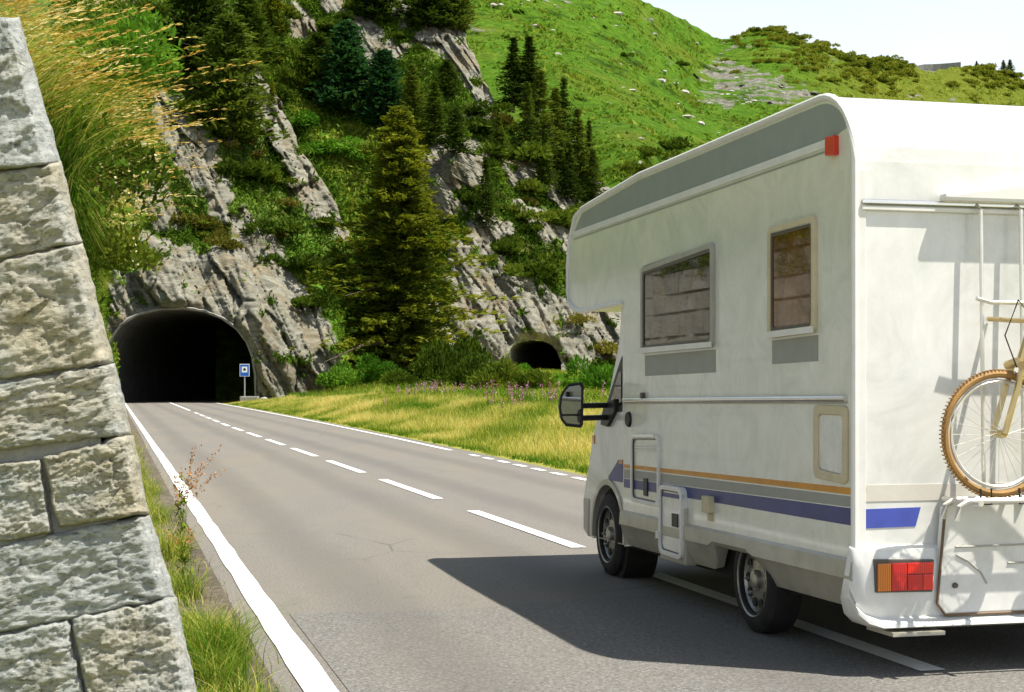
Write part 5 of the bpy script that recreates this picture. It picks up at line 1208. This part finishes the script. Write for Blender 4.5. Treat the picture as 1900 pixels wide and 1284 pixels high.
for yy in (926, 985): rb(MB().prism(quad([(1230,yy),(1236,yy+1),(1236,yy+14),(1230,yy+13)]), -.056, -.04), 'hinge', M['trim'], h2)
ov = A(1168, 778); rb(MB().lathe([(-.02, .02), (-.02, .052), (0, .06)], (0, ov[0], ov[1]), 'x', 24), 'fuel_cap', M['plastic'], smooth=True)
hk = A(1196, 731); rb(MB().box((-.03, hk[0]-.02, hk[1]-.03), (0, hk[0]+.02, hk[1]+.01)), 'awning_hook', M['frame2'])
rb(MB().prism(quad([(1313,919),(1326,921),(1326,953),(1313,950)]), -.045, 0), 'socket_box', M['cream'], bevel=.008)
rb(MB().prism(quad([(1316,953),(1324,954),(1324,968),(1316,966)]), -.012, 0), 'socket_plug', M['cream'])
q = quad([(1514,751),(1576,753),(1576,900),(1514,886)])
f = rb(MB().ring(rrect(*q, .05), rrect(*inset(q, .05), .04), -.02, 0), 'fridge_vent', M['cream'], bevel=.008)
rb(MB().prism(rrect(*inset(q, .052), .04), -.008, 0), 'vent_cover', M['rv'], f)

# skirt with the rear wheel arch, tucked in below its crease
aW, zW, RW = A(1384, 1085)[0]-.02, .325, .325
def skirt_bottom(a):
    if a < 0.15: return 0.35
    arch = .55 - 0.0*a
    if aW-.36 < a < aW+.62:
        u = (a-(aW-.36))
        if u < .30: return .35 + (.50-.35)*(u/.30)
        if u > .86: return .50 - (.50-.29)*((u-.86)/.12)
        return .50
    return 0.34
aa = sorted(set(list(np.linspace(-.02, aF, 46)) + [aW-.36, aW-.06, aW+.5, aW+.62, aW+.56]))
rows = []
for a in aa:
    zb = skirt_bottom(a)
    rows.append([(0.0, a, .605), (-.030, a, .590), (-.036, a, .50 if zb < .47 else zb+.03), (-.022, a, .485 if zb < .47 else zb+.022), (-.004 if zb < .47 else -.018, a, (.485+zb)/2 if zb < .47 else zb+.01), (0.035 if zb < .47 else -.005, a, zb), (0.09, a, zb+.01)])
V = [p for r in rows for p in r]; k = 7; Fc = [(i*k+j, (i+1)*k+j, (i+1)*k+j+1, i*k+j+1) for i in range(len(rows)-1) for j in range(k-1)]
rb(MB().add(V, Fc), 'side_skirt', M['skirt'], smooth=True)
rb(MB().add([(WD-p[0], p[1], p[2]) for p in V], Fc), 'side_skirt', M['skirt'], smooth=True)
rb(MB().box((.12, .02, .30), (WD-.12, 5.0, .60)), 'underbody', M['under'])
# wheels
def wheel(a, parent, name='wheel', x=0.02, flip=1):
    w = empty(name, (x, a, zW), 0, parent)
    MB().lathe([(0.012, .20), (0.0, .235), (0.006, .285), (0.03, .318), (.07, .326), (.15, .326), (.19, .318), (.215, .28), (.215, .2), (.012, .20)], (0,0,0), 'x', 48, False).build('tyre', M['tyre'], w, smooth=True)
    mb = MB(); mb.lathe([(.03, .205), (.005, .215), (.0, .222), (.01, .232)], (0,0,0), 'x', 40, False)
    mb.lathe([(.03, .206), (.055, .19), (.045, .06), (.015, .055), (.005, .03), (.005, .0005)], (0,0,0), 'x', 32, False)
    mb.build('rim', M['rim'], w, smooth=True)
    hb = MB()
    for i in range(10):
        t = i*math.pi/5; hb.lathe([(.040, .029), (.049, .029)], (0, .148*math.cos(t), .148*math.sin(t)), 'x', 12)
    hb.build('rim_slots', M['plastic'], w, smooth=True)
    nb = MB()
    for i in range(5):
        t = i*2*math.pi/5; nb.lathe([(-.008, .008), (.02, .011)], (0, .082*math.cos(t), .082*math.sin(t)), 'x', 8)
    nb.build('wheel_bolts', M['rim'], w)
    return w
aFW = A(1118, 985, .03)[0]
wheel(aW, rv, x=.025); wheel(aFW, rv, x=.06)
for a in (aW, aFW):
    w = wheel(a, rv, x=WD-.03); w.rotation_euler[2] = math.pi
# cab
xo = .08; nose = [A(*p, xo) for p in ((1106,783),(1100,812),(1096,840),(1092,870),(1088,890))]
ws = A(1127, 747, xo); cabtop = A(1150, 664, xo)
fw = aFW; archc = [(fw + .40*math.cos(t), zW + .04 + .40*math.sin(t)) for t in np.linspace(-.15, math.pi+.15, 14)]
aN = nose[-1][0]+.02
cab = [(aF-.1, .34), (aF-.1, 2.15), (cabtop[0]-.05, 2.15), (cabtop[0]+.02, cabtop[1]+.1), ws] + nose + [(aN+.05, .62), (aN+.06, .36), (fw+.43, .30)] + archc + [(fw-.42, .31)]
rb(MB().prism(cab, xo, WD-xo), 'cab', M['rv'])
rb(MB().ring([(fw + .44*math.cos(t), zW+.04 + .44*math.sin(t)) for t in np.linspace(-.1, math.pi+.1, 16)] , [(fw + .395*math.cos(t), zW+.04 + .395*math.sin(t)) for t in np.linspace(-.1, math.pi+.1, 16)], xo-.015, xo+.02), 'wheel_arch_trim', M['skirt'])
rb(MB().lathe([(0, .38), (.25, .38)], (xo+.04, fw, zW+.03), 'x', 24), 'wheel_well', M['under'])
win = [A(*p, xo) for p in ((1155,661),(1152,668),(1127,747),(1119,786),(1131,792),(1146,764),(1155,764))]
cw = rb(MB().prism(win, xo-.004, xo), 'cab_window', M['plastic'])
rb(MB().prism([A(*p, xo) for p in ((1154,690),(1150,690),(1134,748),(1134,760),(1144,756),(1154,752))], xo-.008, xo-.004), 'pane', M['glass'], cw)
rb(MB().prism([A(*p, xo) for p in ((1156,853),(1148,853),(1129,885),(1131,891),(1156,895))], xo-.003, xo), 'blue_flash', M['navy'])
rb(MB().prism([A(*p, xo) for p in ((1156,853),(1150,853),(1149,860),(1156,861))], xo-.005, xo-.003), 'orange_flash', M['orange'])
rb(MB().prism([A(*p, xo) for p in ((1157,930),(1157,955),(1160,1005),(1178,1012),(1178,935))], xo-.01, xo), 'sill_panel', M['skirt'])
rb(MB().prism([(aN-.10, .30), (aN+.05, .36), (aN+.05, .62), (aN-.12, .62)], xo-.01, WD-xo+.01), 'front_bumper', M['skirt'], bevel=.02)
lamp = A(1102, 812, xo); rb(MB().box((xo-.008, lamp[0]-.03, lamp[1]-.05), (xo, lamp[0]+.02, lamp[1]+.02)), 'indicator_lamp', M['amber'])
# mirror on two arms, its glass facing back
Lm = LB - .12
ms = sd_(1132, 760, LB+xo)[0] - SR - .10
def mir(x, y):
    k = (x-CX)/F; Z = (SR+ms)/(C-S*k); X = k*Z; return (X*C+Z*S-LB, H-(y-YH)/F*Z + .0095*ms)
mpx = [(1046,722),(1056,712),(1079,709),(1083,714),(1082,788),(1078,794),(1050,791),(1041,780),(1037,757),(1040,735)]
mo = [mir(*p) for p in mpx]; cxm = sum(p[0] for p in mo)/10; czm = sum(p[1] for p in mo)/10; n = 10
mbm = MB(); fr = [(p[0], ms, p[1]) for p in mo]; bk = [(cxm+(p[0]-cxm)*.75, ms+.11, czm+(p[1]-czm)*.8) for p in mo]; ri = [(cxm+(p[0]-cxm)*.82, ms, czm+(p[1]-czm)*.86) for p in mo]; rd = [(p[0], ms+.012, p[2]) for p in ri]
mbm.add(fr+bk+ri+rd, [tuple(range(n, 2*n)), tuple(range(3*n, 4*n))] + [(i, (i+1)%n, n+(i+1)%n, n+i) for i in range(n)] + [(i, 2*n+i, 2*n+(i+1)%n, (i+1)%n) for i in range(n)] + [(2*n+i, 3*n+i, 3*n+(i+1)%n, 2*n+(i+1)%n) for i in range(n)])
mr = rb(mbm, 'wing_mirror', M['plastic'])
zs = mir(1060, 770)[1]
up = [(p[0], p[2]) for p in ri]
def clip(poly, z, above):
    out_ = []
    for i in range(len(poly)):
        p, q = poly[i], poly[(i+1) % len(poly)]; a, b = (p[1]-z)*(1 if above else -1), (q[1]-z)*(1 if above else -1)
        if a >= 0: out_.append(p)
        if a*b < 0: t = a/(a-b); out_.append((p[0]+(q[0]-p[0])*t, p[1]+(q[1]-p[1])*t))
    return out_
for pl, nm, tilt in ((clip(up, zs+.008, True), 'mirror_glass', 0), (clip(up, zs-.008, False), 'wide_angle_glass', .008)):
    g = MB(); k = len(pl); g.add([(p[0], ms+.004, p[1]) for p in pl] + [(p[0], ms+.011, p[1]) for p in pl], [tuple(range(k)), tuple(range(2*k-1, k-1, -1))] + [(i, (i+1)%k, k+(i+1)%k, k+i) for i in range(k)]); rb(g, nm, M['mirror'], mr)
for yy in (753, 776):
    z0 = mir(1083, yy)[1]; rb(MB().tube([(mir(1078, yy)[0], ms+.04, z0), (xo+.03, ms+.12, z0+.005)], .022, 8), 'mirror_arm', M['plastic'], smooth=True)
rb(MB().prism([A(1146,740,xo), A(1126,750,xo), A(1120,788,xo), A(1132,792,xo), A(1146,765,xo)], xo-.03, xo), 'mirror_mount', M['plastic'], bevel=.006)
# rear wall
def rbox(x0, y0, x1, y1, b0, b1, name, m, par=rv, bevel=0):
    p, q_ = B(x0, y0), B(x1, y1); return rb(MB().box((p[0], -b1, min(p[1], q_[1])), (q_[0], -b0, max(p[1], q_[1]))), name, m, par, bevel=bevel)
zz = B(1600, 374)[1]
rb(MB().box((.03, -.03, zz-.012), (WD-.03, 0, zz+.012)), 'rear_rail', M['chrome'], bevel=.004)
rb(MB().box((.03, -.024, zz-.045), (WD-.03, 0, zz-.022)), 'rear_rail', M['trim'], bevel=.004)
z = B(1650, 960)[1]; xr = B(1708, 960)[0]
mbq = MB(); mbq.add([(.035, -.003, z-.055), (xr-.03, -.003, z-.05), (xr, -.003, z+.05), (.035, -.003, z+.045), (.035, 0, z-.055), (xr-.03, 0, z-.05), (xr, 0, z+.05), (.035, 0, z+.045)], [(0,1,2,3),(4,7,6,5),(0,4,5,1),(1,5,6,2),(2,6,7,3),(3,7,4,0)])
rb(mbq, 'blue_stripe', M['rblue'])
rb(MB().box((.035, -.003, z+.085), (WD-.04, 0, z+.17)), 'grey_stripe', flat('rear_pale_band', (0.66, 0.63, 0.55), 0.35, grime=0.05))
rb(MB().box((.03, -.004, z+.13), (.06, -.0005, z+.155)), 'orange_stripe', M['orange'])
bz = B(1620, 1015)[1]
bump_rows = [(-.0, bz+.01), (.05, bz-.01), (.065, bz-.10), (.068, bz-.28), (.05, bz-.36), (.115, bz-.385), (.12, bz-.405), (.07, bz-.42), (-.1, bz-.42)]
V = []; xs = [-.035, -.015, .03, .1, .5, 1.1, 1.7, WD-.1, WD-.03, WD+.015, WD+.035]
for i, x in enumerate(xs):
    k = {0: .0, 1: .55, 2: .85}.get(min(i, len(xs)-1-i), 1.0)
    for b_, z_ in bump_rows: V.append((x, -b_*k if b_ > 0 else -b_, z_ + ((1-k)*.15 if z_ < bz-.35 else 0)))
k = len(bump_rows); Fc = [(i*k+j, (i+1)*k+j, (i+1)*k+j+1, i*k+j+1) for i in range(len(xs)-1) for j in range(k-1)] + [tuple(range(k)), tuple((len(xs)-1)*k+j for j in range(k))]
rb(MB().add(V, Fc), 'rear_bumper', M['rv'], smooth=True)
tl = [B(1622, 1038, .07), B(1732, 1038, .07), B(1729, 1098, .07), B(1624, 1100, .07)]
def rprism(pts, b0, b1):
    n = len(pts); return MB().add([(p[0], -b1, p[1]) for p in pts] + [(p[0], -b0, p[1]) for p in pts], [tuple(range(n)), tuple(range(2*n-1, n-1, -1))] + [(i, (i+1)%n, n+(i+1)%n, n+i) for i in range(n)])
for sx in (0, 1):
    mx = (lambda p: p) if not sx else (lambda p: (WD-p[0], p[1]))
    lo = rb(rprism([mx(p) for p in tl], .05, .078), 'tail_lamp', M['frame2'], bevel=.005)
    x0, x1 = tl[0][0]+.012, tl[1][0]-.012; z0, z1 = tl[2][1]+.012, tl[0][1]-.022
    seg = [(x0, x0+.075, z0, z1, 'amber'), (x0+.078, x0+.165, z0, z1, 'red'), (x0+.168, x1, z0+.085, z1, 'red2'), (x0+.168, x1-.06, z0, z0+.082, 'red'), (x1-.057, x1, z0, z0+.082, 'red2')]
    for a_, b_, c_, d_, mm in seg: rb(rprism([mx(p) for p in ((a_, c_), (b_, c_), (b_, d_), (a_, d_))], .07, .090), 'amber_lens' if mm == 'amber' else 'red_lens', M[mm], lo, bevel=.004)
# rear garage hatch: proud panel with a dark seam
hp = [B(1752, 940, .07), B(1775, 926, .07), (1.75, B(1775, 926, .07)[1]), (1.75, B(1740, 1140, .07)[1]), B(1752, 1141, .07), B(1737, 1120, .07)]
hp[0] = (B(1752, 950, .07)[0], hp[0][1])
rp = rb(rprism(hp, .02, .078), 'garage_hatch', M['rv'], bevel=.012)
rb(MB().tube([(p[0], -.080, p[1]) for p in [(1.75, hp[2][1])] + [hp[1], hp[0], hp[5], hp[4]] + [(1.75, hp[3][1])]], .008, 6), 'seam', M['seam'], rp)
for (xa, ya, xb, yb) in ((1771,1015,1900,1008), (1868,1044,1900,1044)): rb(MB().tube([(B(xa,ya,.07)[0], -.080, B(xa,ya,.07)[1]), (B(xb,yb,.07)[0]+.3, -.080, B(xb,yb,.07)[1])], .006, 6), 'crease', M['frame'], rp)
rb(MB().tube([(B(x,y,.07)[0], -.080, B(x,y,.07)[1]) for x, y in ((1772,1030),(1795,1042),(1818,1062),(1829,1082))], .005, 6), 'lamp_crease', M['frame'], rp)
kk = B(1770, 1086, .07); rb(MB().lathe([(-.012, .006), (-.012, .014), (0, .016)], (kk[0], -.078, kk[1]), 'y', 12), 'lock', M['frame2'], rp)
p, q_ = B(1612, 1143, .05), B(1752, 1168, .2)
rb(MB().box((p[0]+.09, -.14, .215), (q_[0]+.04, .15, .235)), 'rear_step', M['skirt'])
dm = A(1520, 176); rb(MB().lathe([(0, .16), (.05, .15), (.062, .12), (.065, .0)], (.36, .85, 3.06), 'z', 28), 'roof_dome', M['trim'], smooth=True)
cv = [(B(1757, 357, .1)[0], B(1757, 357, .1)[1]), (B(1757, 372, .1)[0], B(1757, 372, .1)[1]), (WD-.3, B(1757, 372, .1)[1]), (WD-.3, B(1890, 338, .1)[1]), (B(1890, 340, .1)[0], B(1890, 340, .1)[1])]
rb(rprism(cv, .01, .09), 'rear_awning_box', M['trim'], bevel=.02)
# bike rack
rk = empty('bike_rack', (0, 0, 0), 0, rv)
for x in (1818, 1892): 
    t_ = B(x, 383, .06); b_ = B(x, 930, .10); MB().tube([(t_[0], -.01, t_[1]+.02), (t_[0], -.07, t_[1]-.02), (t_[0], -.10, b_[1]), (t_[0], -.02, b_[1]-.05)], .011, 8).build('upright', M['alu'], rk, smooth=True, fn=shear)
zr = B(1800, 928, .25)[1]; x0 = B(1752, 940, .25)[0]
for yb in (-.20, -.34): MB().tube([(x0+.02, yb, zr-.10), (x0+.03, yb, zr-.03), (x0+.08, yb, zr), (WD-.15, yb, zr)], .014, 8).build('wheel_channel', M['alu'], rk, smooth=True, fn=shear)
for x in (x0+.12, x0+.45, 1.5): MB().tube([(x, -.04, zr-.01), (x, -.40, zr-.01)], .016, 8).build('cross_arm', M['alu'], rk, smooth=True, fn=shear)
zt = B(1830, 562, .1)[1]; MB().tube([(B(1818,562,.1)[0]-.03, -.12, zt+.02), (B(1835,562,.1)[0], -.12, zt), (WD-.3, -.12, zt)], .012, 8).build('top_bar', M['alu'], rk, smooth=True, fn=shear)
# bicycle standing on the rack
bk = empty('bicycle', RP(SR-.27, LB, 0), TH, label='glow tinted bicycle carried on the rack at the camper rear', cat='bicycle')
wc = B(1853, 793, .27); R0 = .325; cz = zr + R0 + .012
def torus(c, R, r, n=48, m=8): return [(c[0] + R*math.cos(2*math.pi*i/n), 0, c[1] + R*math.sin(2*math.pi*i/n)) for i in range(n)]
def bwheel(cx_):
    w = empty('wheel', (0,0,0), 0, bk); c = (cx_, cz)
    MB().tube(torus(c, R0-.019, .019), .019, 8, closed=True).build('tyre', M['flare_rubber'], w, smooth=True)
    kn = MB()
    for i in range(96):
        t = i*2*math.pi/96; d = Vector((math.cos(t), 0, math.sin(t))); p = Vector((c[0], 0, c[1])) + d*(R0+.003)
        kn.tube([p - Vector((0,.016,0)), p + Vector((0,.016,0))], .0038, 4)
    kn.build('tread', M['flare_rubber'], w, kind='stuff')
    MB().tube(torus(c, R0-.055, .01), .010, 6, closed=True).build('rim', M['alu'], w, smooth=True)
    sp_ = MB()
    for i in range(28):
        t = i*2*math.pi/28; d = Vector((math.cos(t), 0, math.sin(t))); e = Vector((math.cos(t+.5*(-1)**i), 0, math.sin(t+.5*(-1)**i))); cc = Vector((c[0], 0, c[1]))
        sp_.tube([cc + e*.02 + Vector((0, .02*(-1)**i, 0)), cc + d*(R0-.06)], .0016, 4)
    sp_.build('spokes', M['alu'], w, kind='stuff')
    MB().tube([(c[0], -.05, c[1]), (c[0], .05, c[1])], .02, 10).build('hub', M['bike'], w, smooth=True); return w
wx = wc[0]; rx = wx + 1.05; bwheel(wx); bwheel(rx)
hd = (wx+.155, cz+.44); bb = (wx+.62, cz-.03); st = (wx+.74, cz+.44)
for yy in (-.055, .055): MB().tube([(wx, yy, cz), (wx+.075, yy, cz+.24), (wx+.11, yy*.9, cz+.36)], .017, 8).build('fork_leg', M['bike'], bk, smooth=True)
MB().tube([(wx+.09, -.07, cz+.35), (wx+.11, 0, cz+.37), (wx+.09, .07, cz+.35)], .024, 8).build('fork_crown', M['bike'], bk, smooth=True)
fm = MB()
for a_, b_, r in (((wx+.12, cz+.36), (wx+.175, cz+.52), .021), (hd, st, .017), ((wx+.14, cz+.40), bb, .022), (bb, (st[0]+.03, st[1]+.06), .017)): fm.tube([(a_[0], 0, a_[1]), (b_[0], 0, b_[1])], r, 8)
for yy in (-.05, .05):
    for a_ in (bb, st): fm.tube([(a_[0], yy*.4, a_[1]), (rx, yy, cz)], .010, 6)
fm.build('frame', M['bike'], bk, smooth=True)
MB().tube([(wx+.10, -.28, cz+.60), (wx+.15, -.1, cz+.585), (wx+.175, 0, cz+.58), (wx+.15, .1, cz+.585), (wx+.10, .26, cz+.60)], .013, 8).build('handlebar', M['bike'], bk, smooth=True)
MB().tube([(wx+.175, 0, cz+.5), (wx+.175, 0, cz+.58)], .016, 8).build('stem', M['bike'], bk)
sd2 = MB(); sd2.lathe([(-.02, .02), (0, .055), (.02, .06), (.035, .03)], (st[0]+.04, 0, st[1]+.16), 'z', 14); sd2.tube([(st[0]+.03, 0, st[1]), (st[0]+.04, 0, st[1]+.15)], .013, 8); sd2.build('saddle', M['flare_rubber'], bk, smooth=True)
cn = MB(); cn.lathe([(-.01, .09), (.01, .09)], (bb[0], -.06, bb[1]), 'y', 24); cn.tube([(bb[0], -.08, bb[1]), (bb[0]+.1, -.08, bb[1]-.13)], .01, 6); cn.build('crankset', M['alu'], bk)
MB().lathe([(-.004, .012), (.004, .012)], (wx+.02, -.05, cz+.05), 'y', 12).build('brake_caliper', M['bike'], bk)
MB().tube([(wx+.17, -.03, cz+.60), (wx+.05, -.10, cz+.68), (wx-.02, -.09, cz+.5), (wx+.06, -.07, cz+.34)], .004, 6).build('brake_cable', M['plastic'], bk, smooth=True)
for xx in (wx-.10, wx+.12): MB().tube([(xx-.03, -.045, cz-R0+.05), (xx-.03, -.05, cz-R0-.03), (xx+.03, -.05, cz-R0-.03), (xx+.03, -.045, cz-R0+.05)], .006, 5).build('wheel_strap', M['plastic'], bk)
ch = MB(); ch.tube([(bb[0], -.06, bb[1]+.09), (rx, -.06, cz+.04)], .004, 5); ch.tube([(bb[0], -.06, bb[1]-.09), (rx, -.06, cz-.04)], .004, 5); ch.build('chain', M['plastic'], bk)
